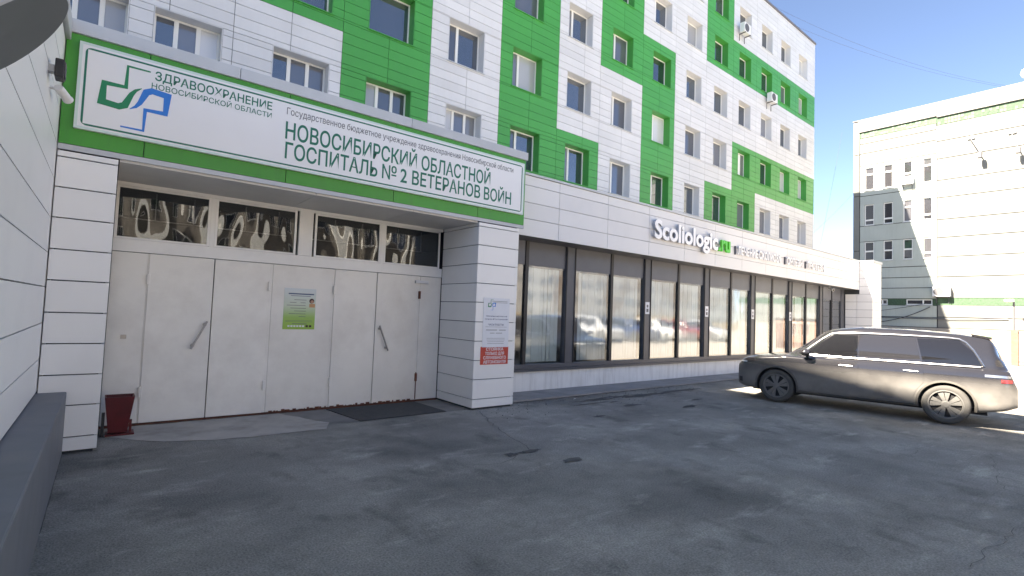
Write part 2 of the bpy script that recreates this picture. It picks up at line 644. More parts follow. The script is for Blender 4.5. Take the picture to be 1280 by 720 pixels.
def wall_with_holes(name, axis, base, u0, u1, z0, z1, holes, d0, d1, mat, parent):
    """one wall slab, pierced by its window openings"""
    us = sorted({u0, u1, *[h[0] for h in holes], *[h[1] for h in holes]})
    m = MB()
    for a, b in zip(us[:-1], us[1:]):
        if b - a < 1e-4:
            continue
        hs = sorted([h for h in holes if h[0] < (a + b) / 2 < h[1]], key=lambda h: h[2])
        z = z0
        for h in hs:
            if h[2] > z:
                ax_box(m, axis, base, a, b, d0, d1, z, h[2])
            z = h[3]
        if z1 > z:
            ax_box(m, axis, base, a, b, d0, d1, z, z1)
    return m.build(name, mat, parent)


def text_mesh(body, bold=0.0, depth=0.0, spacing=1.0):
    src = body
    cu = bpy.data.curves.new('lettering', 'FONT')
    cu.body = body.replace('н', 'п')
    cu.offset = bold
    cu.extrude = depth
    cu.space_character = spacing
    cu.resolution_u = 4
    o = bpy.data.objects.new('lettering', cu)
    col.objects.link(o)
    dg = bpy.context.evaluated_depsgraph_get()
    me = bpy.data.meshes.new_from_object(o.evaluated_get(dg))
    bpy.data.objects.remove(o)
    bpy.data.curves.remove(cu)
    v = np.array([p.co[:] for p in me.vertices])
    f = [tuple(p.vertices) for p in me.polygons]
    nz = [p.normal.z for p in me.polygons]
    bpy.data.meshes.remove(me)
    if 'н' in src:
        # the built-in font fills this letter solid: set it as two stems and a bar instead
        key, par = {}, list(range(len(v)))

        def find(a):
            while par[a] != a:
                par[a] = par[par[a]]
                a = par[a]
            return a
        for i, p in enumerate(v):
            k = (round(float(p[0]), 5), round(float(p[1]), 5))
            if k in key:
                par[find(i)] = find(key[k])
            key[k] = i
        for q in f:
            for a in q[1:]:
                par[find(a)] = find(q[0])
        isl = {}
        for qi, q in enumerate(f):
            isl.setdefault(find(q[0]), []).append(qi)
        cl = []
        for qs in isl.values():
            xs = [v[a][0] for qi in qs for a in f[qi]]
            cl.append([min(xs), max(xs), qs])
        cl.sort(key=lambda e: e[0])
        mer = []
        for e in cl:
            if mer and e[1] < mer[-1][1] + 0.02:
                mer[-1][2] = mer[-1][2] + e[2]
            else:
                mer.append(e)
        chars = [c for c in src if c != ' ']
        if len(mer) == len(chars):
            drop = set()
            nv, nf, nn = [], [], []
            for c, e in zip(chars, mer):
                if c != 'н':
                    continue
                drop.update(e[2])
                ys = [v[a][1] for qi in e[2] for a in f[qi]]
                x0, x1, y1 = e[0], e[1], max(ys)
                st = 0.085 + 2 * bold
                for (a, b, c0, d0) in ((x0, x0 + st, 0, y1), (x1 - st, x1, 0, y1), (x0 + st, x1 - st, y1 * 0.44, y1 * 0.44 + st)):
                    k = len(v) + len(nv)
                    nv += [(a, c0, depth), (b, c0, depth), (b, d0, depth), (a, d0, depth)]
                    nf.append((k, k + 1, k + 2, k + 3))
                    nn.append(1.0)
            f = [q for i, q in enumerate(f) if i not in drop] + nf
            nz = [q for i, q in enumerate(nz) if i not in drop] + nn
            v = np.concatenate([v, np.array(nv)])
        else:
            print('glyph clusters', len(mer), len(chars))
    return v, f, nz


CAPH = None


def lettering(name, body, x0, x1, z0, z1, y, mat, parent, depth=0.004, bold=0.0, side=None, split=False, spacing=1.0):
    """text on a plane facing -Y: spans x0..x1, capitals from z0 to z1, front face at y"""
    global CAPH
    if CAPH is None:
        hv, _, _ = text_mesh('H')
        CAPH = hv[:, 1].max()
    sz = (z1 - z0) / CAPH
    v, f, nz = text_mesh(body, bold, 0.5, spacing)
    sx = (x1 - x0) / (v[:, 0].max() - v[:, 0].min())
    X = x0 + (v[:, 0] - v[:, 0].min()) * sx
    Z = z0 + v[:, 1] * sz
    # glyph outlines may overlap: give every loose outline its own tiny step in depth
    par0 = list(range(len(v)))

    def find0(a):
        while par0[a] != a:
            par0[a] = par0[par0[a]]
            a = par0[a]
        return a
    for q in f:
        for a in q[1:]:
            par0[find0(a)] = find0(q[0])
    roots = {}
    stp = np.array([roots.setdefault(find0(i), len(roots)) % 7 for i in range(len(v))]) * min(0.0004, depth * 0.06)
    Yv = np.where(v[:, 2] > 0, y + stp, y + depth)
    P = np.stack([X, Yv, Z], 1)
    groups = [list(range(len(f)))]
    if split:
        par = list(range(len(P)))

        def find(a):
            while par[a] != a:
                par[a] = par[par[a]]
                a = par[a]
            return a
        # merge by geometry: same (x,z) vertices of front/back/side and faces
        key = {}
        for i, p in enumerate(P):
            k = (round(p[0], 5), round(p[2], 5))
            if k in key:
                par[find(i)] = find(key[k])
            else:
                key[k] = i
        for q in f:
            for a in q[1:]:
                par[find(a)] = find(q[0])
        isl = {}
        for qi, q in enumerate(f):
            isl.setdefault(find(q[0]), []).append(qi)
        ext = []
        for k, qs in isl.items():
            xs = [P[a][0] for qi in qs for a in f[qi]]
            ext.append([min(xs), max(xs), qs])
        ext.sort(key=lambda e: e[0])
        mer = []
        for e in ext:
            if mer and e[0] < mer[-1][1] - 0.001:
                mer[-1][1] = max(mer[-1][1], e[1])
                mer[-1][2] = mer[-1][2] + e[2]
            else:
                mer.append(e)
        groups = [e[2] for e in mer]
    res = []
    for g in groups:
        used = sorted({a for qi in g for a in f[qi]})
        mp = {a: i for i, a in enumerate(used)}
        c = P[used].mean(0)
        me = bpy.data.meshes.new(name)
        me.from_pydata([tuple(P[a] - c) for a in used], [], [tuple(mp[a] for a in f[qi]) for qi in g])
        me.materials.append(mat)
        if side is not None:
            me.materials.append(side)
            for pi, qi in enumerate(g):
                me.polygons[pi].material_index = 0 if nz[qi] > 0.5 else 1
        res.append(inst(name, me, parent, c))
    if name == 'lettering':
        for r in res:
            r['kind'] = 'stuff'
    return res


def ribbon(pts, y, depth, m=None):
    """flat stroke of changing width in the XZ plane, as a solid"""
    m = m or MB()
    n = len(pts)
    L, R = [], []
    for i, (x, z, wd) in enumerate(pts):
        p = Vector((x, z))
        d0 = (p - Vector(pts[i - 1][:2])).normalized() if i else None
        d1 = (Vector(pts[i + 1][:2]) - p).normalized() if i < n - 1 else None
        if d0 is None:
            d0 = d1
        if d1 is None:
            d1 = d0
        nn = Vector((-(d0.y + d1.y), d0.x + d1.x))
        if nn.length < 1e-6:
            nn = Vector((-d0.y, d0.x))
        nn.normalize()
        k = max(0.55, nn.dot(Vector((-d0.y, d0.x))))
        L.append(p + nn * wd / 2 / k)
        R.append(p - nn * wd / 2 / k)
    for i in range(n - 1):
        m.prism([(L[i].x, y, L[i].y), (L[i + 1].x, y, L[i + 1].y), (R[i + 1].x, y, R[i + 1].y), (R[i].x, y, R[i].y)], (0, depth, 0))
    return m


def emblem(parent, cx, cz, s, y, name='emblem'):
    """open cross of two strokes, green and blue"""
    g = [(0.135, 0.395, 0.018), (-0.100, 0.395, 0.024), (-0.106, 0.118, 0.040), (-0.322, 0.112, 0.055), (-0.336, -0.130, 0.080),
         (-0.165, -0.148, 0.076), (-0.105, -0.115, 0.078), (-0.078, -0.04, 0.066), (-0.045, 0.045, 0.052), (-0.005, 0.105, 0.034), (0.055, 0.150, 0.006)]
    m = ribbon([(cx + a * s, cz + b * s, w_ * s) for a, b, w_ in g], y, 0.003)
    m.build(name + '_green_stroke', INKG2, parent, fix=True)
    m = ribbon([(cx - a * s, cz - b * s, w_ * s) for a, b, w_ in g], y, 0.003)
    m.build(name + '_blue_stroke', INKB, parent, fix=True)


# ------------------------------------------------------------------ ground
def sheet(name, pts, z, mat, kind='structure', sub=0):
    m = MB().poly([(x, y, z) for x, y in pts])
    o = m.build(name, mat)
    tag(o, kind=kind)
    return o


sheet('ground', [(-300, -300), (400, -300), (400, 300), (-300, 300)], 0.0, ASPH)


YARD = simple('dusty concrete yard', (0.33, 0.30, 0.26), 0.95, var=0.12, scale=0.8, dirt=(0.16, 0.15, 0.14), dirt_amt=0.5, bump=0.3, bscale=60)
sheet('dusty_yard', [(-60, -30), (-60, -4.5), (-6.0, -4.5), (6, -4.0), (12, -2.5), (16.2, 0.6), (17.2, 3.0), (17.8, 8.3), (200, 8.3), (200, -33.8), (-40, -33.8)], 0.003, YARD)


def wobble(pts, amp=0.05, step=0.25, seed=1):
    rnd = random.Random(seed)
    out = []
    n = len(pts)
    for i in range(n):
        a = Vector(pts[i])
        b = Vector(pts[(i + 1) % n])
        k = max(1, int((b - a).length / step))
        nn = Vector((-(b - a).y, (b - a).x)).normalized()
        for j in range(k):
            p = a.lerp(b, j / k)
            out.append(tuple(p + nn * rnd.uniform(-amp, amp)))
    return out


# newer asphalt laid along the shopfront, with the seam running out towards the camera
o = sheet('asphalt_patch', wobble([(5.7, 8.14), (5.3, 7.2), (4.9, 6.2), (4.7, 5.3), (5.3, 4.3), (6.6, 3.1), (7.3, 1.8), (8.0, 0.6), (11.5, 0.9), (10.6, 2.2), (11.6, 4.0), (11.6, 6.5), (13.6, 8.46), (6.7, 8.44)], 0.07, 0.3, 3), 0.0015, ASPH2)
o = sheet('concrete_apron', wobble([(0.06, 9.44), (0.06, 8.9), (0.55, 8.35), (1.3, 8.0), (2.75, 7.95), (2.95, 8.35), (2.45, 9.44)], 0.03, 0.2, 5), 0.006, CONCG)
APRON2 = simple('darker apron concrete', (0.22, 0.21, 0.20), 0.9, var=0.15, scale=3, dirt=(0.07, 0.06, 0.06), dirt_amt=0.5, bump=0.3, bscale=80)
o = sheet('concrete_apron', wobble([(2.47, 9.44), (2.97, 8.33), (3.4, 8.18), (5.58, 8.25), (5.58, 9.44)], 0.015, 0.25, 6), 0.005, APRON2)

# pavement strip with a low kerb along the shopfront
pv = tag(MB().box(6.66, 28.7, 8.50, 9.36, -0.05, 0.035).build('pavement', PAVE), kind='structure')
x = 6.66
while x < 28.6:
    x2 = min(x + 1.0, 28.7)
    boxobj('kerb_stone', x + 0.004, x2 - 0.004, 8.40, 8.496, -0.08, 0.045, PAVE, pv)
    x = x2
# worn potholes and cracks in front of the pavement
POT = simple('damp pothole', (0.085, 0.082, 0.078), 0.95, var=0.3, scale=8, bump=0.5, bscale=50)
ph = [(9.3, 7.9, 0.9, 0.10), (10.6, 7.75, 1.0, 0.14), (12.0, 7.8, 1.2, 0.12), (9.0, 7.0, 0.35, 0.10), (10.1, 6.3, 0.30, 0.12), (8.3, 7.55, 0.7, 0.05), (4.35, 5.35, 0.10, 0.08), (4.9, 4.75, 0.22, 0.08), (4.7, 5.35, 0.25, 0.06)]
for i, (px, py, a, b) in enumerate(ph):
    rnd = random.Random(40 + i)
    pts = []
    for k in range(18):
        th = 2 * math.pi * k / 18
        r = rnd.uniform(0.55, 1.1)
        pts.append((px + math.cos(th) * a * r, py + math.sin(th) * b * r))
    sheet('pothole', pts, 0.009, POT)


def crack(pts, wd, seed):
    rnd = random.Random(seed)
    P = []
    for a, b in zip(pts[:-1], pts[1:]):
        a, b = Vector(a), Vector(b)
        k = max(2, int((b - a).length / 0.12))
        for j in range(k):
            P.append(a.lerp(b, j / k) + Vector((rnd.uniform(-1, 1), rnd.uniform(-1, 1))) * 0.03)
    m = MB()
    for i in range(len(P) - 1):
        d = (P[i + 1] - P[i]).normalized()
        nn = Vector((-d.y, d.x))
        w0, w1 = (wd * (0.4 + 0.6 * abs(math.sin(i * 1.7))), wd * (0.4 + 0.6 * abs(math.sin((i + 1) * 1.7))))
        m.poly([(*(P[i] - nn * w0), 0.010), (*(P[i + 1] - nn * w1), 0.010), (*(P[i + 1] + nn * w1), 0.010), (*(P[i] + nn * w0), 0.010)])
    tag(m.build('asphalt_crack', POT), kind='structure')


crack([(5.72, 8.1), (5.25, 7.0), (4.95, 6.1), (4.72, 5.3)], 0.006, 1)
crack([(8.0, 7.9), (9.0, 7.75), (10.0, 7.95), (11.2, 7.7), (13.0, 7.95)], 0.022, 2)
crack([(10.85, 1.55), (8.6, 1.13), (8.2, 0.7), (5.4, 0.95)], 0.003, 3)
crack([(3.6, 5.3), (3.9, 5.1), (4.5, 5.25)], 0.005, 4)
crack([(10.85, 1.55), (10.2, 2.3), (9.2, 2.2)], 0.003, 5)
# grit gathered along the wall feet
GRIT = simple('gathered grit', (0.12, 0.112, 0.10), 0.95, var=0.35, scale=14, bump=0.6, bscale=70)
for k, (a, b, wd) in enumerate([((-0.30, 5.5), (-0.30, 8.13), 0.012), ((-0.29, 8.14), (0.03, 8.14), 0.05), ((5.60, 8.14), (6.64, 8.14), 0.045), ((5.61, 9.4), (5.61, 8.14), 0.05), ((0.45, 9.47), (3.2, 9.47), 0.05), ((6.7, 8.40), (14.0, 8.40), 0.08), ((14.0, 8.40), (28.0, 8.40), 0.06)]):
    rnd = random.Random(60 + k)
    A, B = Vector(a), Vector(b)
    d = (B - A).normalized()
    nn = Vector((d.y, -d.x))
    if k == 0 or k == 4:
        nn = Vector((1, 0)) if k == 0 else Vector((0, -1))
    elif k == 3:
        nn = Vector((-1, 0))
    else:
        nn = Vector((0, -1))
    n_ = max(6, int((B - A).length / 0.12))
    m = MB()
    pr = None
    zz = 0.0115 if k != 4 else 0.0125
    for q in range(n_ + 1):
        p = A.lerp(B, q / n_)
        o_ = p + nn * wd * rnd.uniform(0.15, 1.0)
        if pr:
            m.poly([(*pr[0], zz), (*p, zz), (*o_, zz), (*pr[1], zz)])
        pr = (p, o_)
    tag(m.build('grit', GRIT), kind='structure')
# pebbles and flakes of debris
m = MB()
for i in range(260):
    px, py = random.uniform(5.5, 13.0), 8.35 - abs(random.gauss(0, 0.7))
    s = random.uniform(0.004, 0.013)
    m.lathe([(0.0, s * 0.9), (s * 0.8, s * 0.5), (s, -0.004)], (0, 0, 1), (px, py, 0.008), 5)
tag(m.build('loose_pebbles', simple('pebble', (0.11, 0.105, 0.10), 0.9, var=0.5, scale=30)), 'small stones scattered over the dark asphalt', 'pebbles', kind='stuff')
for i, (px, py, c) in enumerate([(0.17, 4.3, (0.30, 0.26, 0.15)), (8.4, 8.1, (0.45, 0.44, 0.42))]):
    s = 0.035 if i == 0 else 0.06
    m = MB().poly([(px - s, py, 0.012), (px, py - s * 0.6, 0.022), (px + s, py + s * 0.3, 0.014), (px + s * 0.2, py + s * 0.7, 0.03)])
    tag(m.build('leaf' if i == 0 else 'paper_scrap', simple('litter %d' % i, c, 0.8)),
        'small dry leaf on the asphalt below the grey ledge' if i == 0 else 'crumpled pale scrap on the asphalt beside the pavement', 'leaf' if i == 0 else 'litter')

for i in range(9):
    rnd = random.Random(200 + i)
    px, py = 7.6 + i * 0.62 + rnd.uniform(-0.2, 0.2), 7.2 + rnd.uniform(-1.1, 1.0)
    a, b = rnd.uniform(0.08, 0.3), rnd.uniform(0.03, 0.08)
    sheet('dusty_stain', [(px + math.cos(t * 0.349) * a * rnd.uniform(0.5, 1.1), py + math.sin(t * 0.349) * b * rnd.uniform(0.5, 1.1)) for t in range(18)], 0.0095, PAVE if i % 2 else POT)

# ------------------------------------------------------------------ left block (beside the camera)
LB = empty('side_block', (-0.57, 0, 0), 'white clad low block at the left edge with grey ledge at its foot', 'building')
boxobj('wall', -6.0, -0.61, -14.0, 8.9, -0.2, 5.12, JOINT, LB)
zs = [0.76, 1.15, 1.575, 2.0, 2.41, 2.825, 3.30, 3.725, 4.15, 4.58, 5.0]
for a, b in zip(zs[:-1], zs[1:]):
    for (y0, y1) in ((-12.0, -4.0), (-4.0, 2.2), (2.2, 8.14)):
        ax_obj('panel', 'x+', -0.61, y0 + 0.006, y1 - 0.006, 0.0, 0.04, a + 0.006, b - 0.006, WHITE2, LB)
    ax_obj('panel', 'x+', -0.61, 8.15, 8.9, 0.0, 0.038, a + 0.006, b - 0.006, WHITE2, LB)
boxobj('ledge', -0.60, -0.30, -12.0, 8.14, -0.05, 0.75, LEDGE, LB, bev=0.012)
boxobj('coping', -0.95, -0.52, -12.0, 9.6, 5.02, 5.26, CAP, LB, bev=0.01)

TW = empty('side_wing', (-9, 4, 0), 'six storey wing of the hospital standing forward beyond the left block', 'building')
boxobj('wall', -20, -7.22, 3.2, 14.9, 0.0, 22.4, JOINT, TW)
z = 5.3
while z < 22.3:
    for (y0, y1) in ((3.2, 9.0), (9.0, 14.95)):
        ax_obj('panel', 'x+', -7.22, y0 + 0.006, y1 - 0.006, 0.0, 0.04, z + 0.006, min(z + 0.64, 22.4) - 0.006, WHITE, TW)
    z += 0.64
boxobj('coping', -20, -7.15, 3.1, 14.9, 22.401, 22.5, CAP, TW)
boxobj('low_roof', -7.14, -0.96, 3.2, 14.95, 4.9, 5.0, CAP, TW)

# ------------------------------------------------------------------ tower
TY = 15.0
TX0, TX1, TTOP = -20.0, 39.62, 22.45
TO = empty('hospital_tower', (19, TY, 0), 'six storey hospital block clad in white and green panels with deep windows', 'building')
cols_x = [(-1.45, 0.02), (0.50, 1.97), (3.19, 4.75), (5.87, 7.42), (8.74, 10.25), (11.57, 13.08), (14.48, 15.96), (17.28, 18.75), (20.30, 21.80), (23.16, 24.63), (25.91, 27.36), (28.65, 30.10), (31.43, 32.90), (34.13, 35.58), (36.89, 38.31)]
rows_z = [(7.45, 9.05), (10.55, 12.12), (13.58, 15.10), (16.52, 18.05), (19.33, 20.84)]
XS = [-7.7, -6.2, -4.7, -3.3, -2.0, -0.62, 0.80, 2.21, 3.64, 5.09, 6.57, 8.06, 9.54, 11.0, 12.47, 13.98, 15.49, 16.52, 18.05, 19.5, 20.85, 22.18, 23.65, 25.1, 26.5, 27.98, 29.4, 30.8, 32.2, 33.6, 35.0, 36.4, 37.9, 39.62]
ZS = [4.72 + 0.32 * k for k in range(56)]
ZS = [q for q in ZS if q < TTOP - 0.1] + [TTOP]
GREENR = [(-1.9, 5.09, 10.16, 30), (5.09, 8.06, 0, 30), (11.0, 13.98, 0, 30), (13.98, 16.52, 0, 9.52), (16.52, 19.5, 13.04, 30), (19.5, 22.18, 0, 15.6),
          (25.1, 27.98, 16.24, 30), (27.98, 39.7, 16.24, 18.48), (25.1, 27.98, 0, 9.52), (27.98, 30.8, 0, 12.40), (30.8, 39.7, 9.84, 12.40)]


def is_green(x, z):
    return any(a < x < b and c < z < d for a, b, c, d in GREENR)


holes = []
for (a, b) in cols_x[1:]:
    for (c, d) in rows_z:
        holes.append((a, b, c, d))
holes.append((-1.45, 0.02, 7.45, 9.05))
wall_with_holes('wall', 'y-', TY, -7.7, TX1, 4.6, TTOP, holes, -0.46, -0.03, JOINT, TO)
boxobj('core', TX0, TX1, TY + 0.47, TY + 17, 0.0, TTOP, CAP, TO)
boxobj('roof_edge', TX0 - 0.05, TX1 + 0.06, TY - 0.06, TY + 17, TTOP + 0.001, TTOP + 0.12, DCAP, TO)
# panels
pan = []
for zi in range(len(ZS) - 1):
    for xi in range(len(XS) - 1):
        cell = [(XS[xi], XS[xi + 1], ZS[zi], ZS[zi + 1])]
        for h in holes:
            cell = subtract(cell, h)
        for r in cell:
            vis = 0
            p = [project((r[0], TY, r[2])), project((r[1], TY, r[2])), project((r[1], TY, r[3])), project((r[0], TY, r[3]))]
            if all(p) and max(q[0] for q in p) > 0 and max(q[1] for q in p) > 0 and min(q[0] for q in p) < 1280 and r[3] > 6.2:
                vis = abs(sum(p[i][0] * p[(i + 1) % 4][1] - p[(i + 1) % 4][0] * p[i][1] for i in range(4))) / 2
            pan.append((vis, r))
pan.sort(key=lambda t: -t[0])
restW, restG = MB(), MB()
for i, (vis, r) in enumerate(pan):
    if r[3] < 5.0:
        continue
    g = is_green((r[0] + r[1]) / 2, (r[2] + r[3]) / 2)
    e = 0.007
    if i < 300 and vis > 60:
        po = ax_obj('panel', 'y-', TY, r[0] + e, r[1] - e, -0.03, 0.0, r[2] + e, r[3] - e, GREEN if g else WHITE, TO)
        po.rotation_euler = (random.uniform(-1, 1) * 0.006, 0, random.uniform(-1, 1) * 0.0016)
    else:
        ax_box(restG if g else restW, 'y-', TY, r[0] + e, r[1] - e, -0.03, random.uniform(-0.001, 0.001), r[2] + e, r[3] - e)
tag(restW.build('panel_field', WHITE, TO), kind='stuff')
tag(restG.build('panel_field', GREEN, TO), kind='stuff')

WINC = {}


def tower_window(a, b, c, d, row, ci):
    wd, ht = round(b - a, 2), round(d - c, 2)
    g = is_green((a + b) / 2, (c + d) / 2)
    style = 'three' if row == 0 and ci < 5 else ('two' if (ci + row) % 3 != 1 or row == 0 else 'one')
    k = (wd, ht, g, style)
    if k not in WINC:
        fr = MB()
        t, dp = 0.065, 0.07
        y0, y1 = 0.36, 0.36 + dp
        e = 0.004
        fr.box(e, t, y0, y1, e, ht - e)
        fr.box(wd - t, wd - e, y0, y1, e, ht - e)
        fr.box(t, wd - t, y0, y1, e, t)
        fr.box(t, wd - t, y0, y1, ht - t, ht - e)
        muls = {'three': (0.33, 0.66), 'two': (0.36,), 'one': ()}[style]
        edges = [t]
        for q in muls:
            fr.box(q * wd - 0.05, q * wd + 0.05, y0 - 0.012, y1, t, ht - t)
            edges += [q * wd - 0.05, q * wd + 0.05]
        edges.append(wd - t)
        panes = []
        for i in range(0, len(edges), 2):
            panes.append(MB().box(edges[i], edges[i + 1], y0 + 0.025, y0 + 0.035, t, ht - t).mesh('pane', TOWGL))
        rv = MB()
        q = 0.018
        rv.box(0.0, q, 0.0, 0.36, 0, ht)
        rv.box(wd - q, wd, 0.0, 0.36, 0, ht)
        rv.box(q, wd - q, 0.0, 0.36, ht - q, ht)
        rv.box(q, wd - q, 0.002, 0.36, 0, q)
        sl = MB().box(-0.04, wd + 0.04, -0.05, 0.0, -0.022, 0.002)
        WINC[k] = (fr.mesh('window', PVC), panes, rv.mesh('reveal', GREEN if g else WHITE), sl.mesh('sill', GREEN if g else CAP))
    f, ps, rv, sl = WINC[k]
    loc = (a, TY, c)
    o = inst('window', f, TO, loc)
    for p in ps:
        po = inst('pane', p, o, loc)
        q = random.random()
        if q < 0.6:
            po.material_slots[0].link = 'OBJECT'
            po.material_slots[0].material = TOWGL2 if q < 0.17 else TOWGL3
    inst('reveal', rv, o, loc)
    inst('sill', sl, o, loc)
    return o


for ci, (a, b) in enumerate(cols_x):
    for ri, (c, d) in enumerate(rows_z):
        if ci == 0:
            if ri == 0:
                tower_window(-1.45, 0.02, 7.45, 9.05, 0, 0)
            continue
        tower_window(a, b, c, d, ri, ci)
# ventilation insert that replaces one pane
vm = boxobj('vent_panel', 28.70, 29.50, TY + 0.30, TY + 0.34, 10.72, 11.98, FRAMEW, TO)


def ac_unit(loc, label, axis='y-', s=1.0):
    x, y, z = loc
    o = empty('air_conditioner', loc, label, 'air conditioner', 'outdoor air conditioner units')
    W_, H_, D_ = 0.82 * s, 0.58 * s, 0.30 * s
    if axis == 'y-':
        P = lambda u, d, zz: (x + u, y - d, z + zz)
    else:
        P = lambda u, d, zz: (x - d, y - u, z + zz)

    def bx(name, u0, u1, d0, d1, z0, z1, mat, par, bev=0.0):
        p, q = P(u0, d0, z0), P(u1, d1, z1)
        return boxobj(name, min(p[0], q[0]), max(p[0], q[0]), min(p[1], q[1]), max(p[1], q[1]), p[2], q[2], mat, par, bev)
    body = bx('casing', -W_ / 2, W_ / 2, 0.08, 0.08 + D_, 0, H_, CCTVW, o, 0.02)
    c = P(-0.12 * s, 0.085 + D_, H_ / 2)
    n = Vector(P(0, 1, 0)) - Vector(P(0, 0, 0))
    MB().lathe([(0.0, 0.0), (0.21 * s, 0.0), (0.225 * s, 0.014), (0.24 * s, 0.0)], n, c, 24).build('fan_grille', GREYAC, o)
    for u in (-W_ * 0.35, W_ * 0.35):
        bx('bracket', u - 0.02, u + 0.02, 0.0, D_ + 0.1, -0.05, -0.004, GREYAC, o)
        bx('bracket', u - 0.02, u + 0.02, 0.0, 0.03, -0.4 * s, -0.052, GREYAC, o)
    return o


ac_unit((28.75, 14.93, 18.98), 'white air conditioner under a top floor window of the tower')
ac_unit((32.30, 14.93, 15.85), 'white air conditioner between two green floor windows of the tower')

# ------------------------------------------------------------------ shopfront annex
AY = 9.45
FY = 8.8
AN = empty('shopfront_annex', (17, AY, 0), 'one storey annex with white fascia and dark framed shop windows', 'building')
boxobj('roof', 6.7, 29.0, FY + 0.2, 14.9, 4.85, 5.02, CAP, AN)
boxobj('plinth', 6.63, 28.72, AY - 0.06, AY + 0.18, -0.1, 0.50, PLINTH, AN)
boxobj('sill', 6.63, 28.72, AY - 0.12, AY - 0.062, 0.50, 0.56, ALU, AN)
# fascia
boxobj('fascia_core', 6.78, 29.15, FY + 0.035, FY + 0.62, 3.72, 5.0, JOINT, AN)
fz = [3.665, 4.06, 4.44, 4.83, 5.06]
fx = [6.78] + [8.38 + 1.7675 * k for k in range(12)]
fx = [q for q in fx if q < 28.6] + [29.16]
for a, b in zip(fx[:-1], fx[1:]):
    for c, d in zip(fz[:-1], fz[1:]):
        e = 0.006
        boxobj('panel', a + e, b - e, FY, FY + 0.035, c + e, d - e, FASC, AN)
boxobj('coping', 6.78, 29.16, FY - 0.03, FY + 0.35, 5.065, 5.115, CAP, AN)
boxobj('soffit', 6.63, 28.72, FY + 0.037, AY + 0.05, 3.675, 3.718, ALU, AN)
# shop windows
wides = [(9.29, 9.65), (12.58, 12.93), (15.88, 16.24), (19.13, 19.49), (22.40, 22.74), (25.62, 26.0)]
thins = [7.97, 11.13, 14.41, 17.71, 20.97, 24.2]
lastx = 6.63
pid = 0
boxobj('bottom_rail', 6.63, 28.72, AY - 0.05, AY + 0.1, 0.562, 0.665, ALU, AN)
boxobj('top_rail', 6.63, 28.72, AY + 0.055, AY + 0.1, 3.05, 3.13, ALU, AN)
for (wa, wb), t in zip(wides, thins):
    boxobj('mullion', wa, wb, AY - 0.03, AY + 0.1, 0.667, 3.673, ALU, AN)
    boxobj('mullion', wa + 0.012, wa + 0.035, AY - 0.05, AY - 0.032, 0.667, 3.673, BLACK, AN)
    boxobj('mullion', wb - 0.035, wb - 0.012, AY - 0.05, AY - 0.032, 0.667, 3.673, BLACK, AN)
    boxobj('mullion', t - 0.05, t + 0.05, AY - 0.02, AY + 0.054, 0.667, 3.673, BLACK, AN)
    for (a, b) in ((lastx, t - 0.05), (t + 0.05, wa)):
        boxobj('spandrel_panel', a + 0.004, b - 0.004, AY + 0.005, AY + 0.053, 3.09, 3.673, SPAND, AN)
        p = glazing('window_pane', a + 0.004, b - 0.004, AY + 0.03, AY + 0.045, 0.667, 3.088, AN)
        # vertical blinds behind the pane
        m = MB()
        x = a + 0.03
        rnd = random.Random(pid)
        while x < b - 0.12:
            if rnd.random() < (0.93 if pid < 5 else 0.985):
                m.box(x, x + 0.121 + rnd.uniform(-0.012, 0.004), AY + 0.12 + rnd.uniform(0, 0.015), AY + 0.14, 0.70, 3.07)
            x += 0.127
        tag(m.build('blind', BLIND, AN), kind='stuff')
        pid += 1
    lastx = wb
# glazed door bay at the far end
boxobj('mullion', 28.3, 28.715, AY - 0.02, AY + 0.1, 0.667, 3.673, ALU, AN)
boxobj('mullion', 27.1, 27.2, AY - 0.02, AY + 0.054, 0.667, 3.673, BLACK, AN)
for a, b in ((26.0, 27.1), (27.2, 28.3)):
    boxobj('spandrel_panel', a + 0.004, b - 0.004, AY + 0.005, AY + 0.053, 3.09, 3.673, SPAND, AN)
    glazing('window_pane', a + 0.004, b - 0.004, AY + 0.03, AY + 0.045, 0.667, 3.088, AN)
# room behind
boxobj('interior_floor', 6.7, 28.7, AY + 0.2, AY + 5.0, 0.3, 0.5, INTER, AN)
boxobj('interior_wall', 6.7, 28.7, AY + 5.0, AY + 5.2, 0.3, 4.8, INTER, AN)
boxobj('interior_ceiling', 6.7, 28.7, AY + 0.2, AY + 5.0, 3.75, 4.6, INTER, AN)
for x in (6.66, 28.8):
    boxobj('interior_wall', x, x + 0.1, AY + 0.11, AY + 5.0, 0.3, 4.6, INTER, AN)
# stickers on the wide mullions
for i, ((a, b), l_) in enumerate(zip(wides[1:5], ['nearest to the lettered pillar', 'second from the lettered pillar', 'third from the lettered pillar', 'farthest from the lettered pillar'])):
    cxm = (a + b) / 2
    o = tag(boxobj('window_sticker', cxm - 0.10, cxm + 0.10, AY - 0.036, AY - 0.0315, 2.02, 2.38, PAPER), 'small white sticker on a dark shop window mullion, ' + l_, 'sticker', 'stickers on the shopfront mullions')
    WLOC[o.name] = Vector(o.location)
    m = MB().lathe([(0.0, 0), (0.045, 0)], (0, -1, 0), (cxm, AY - 0.0372, 2.26), 10)
    m.box(cxm - 0.05, cxm + 0.05, AY - 0.0375, AY - 0.0362, 2.08, 2.18)
    m.build('print', INKK, o)

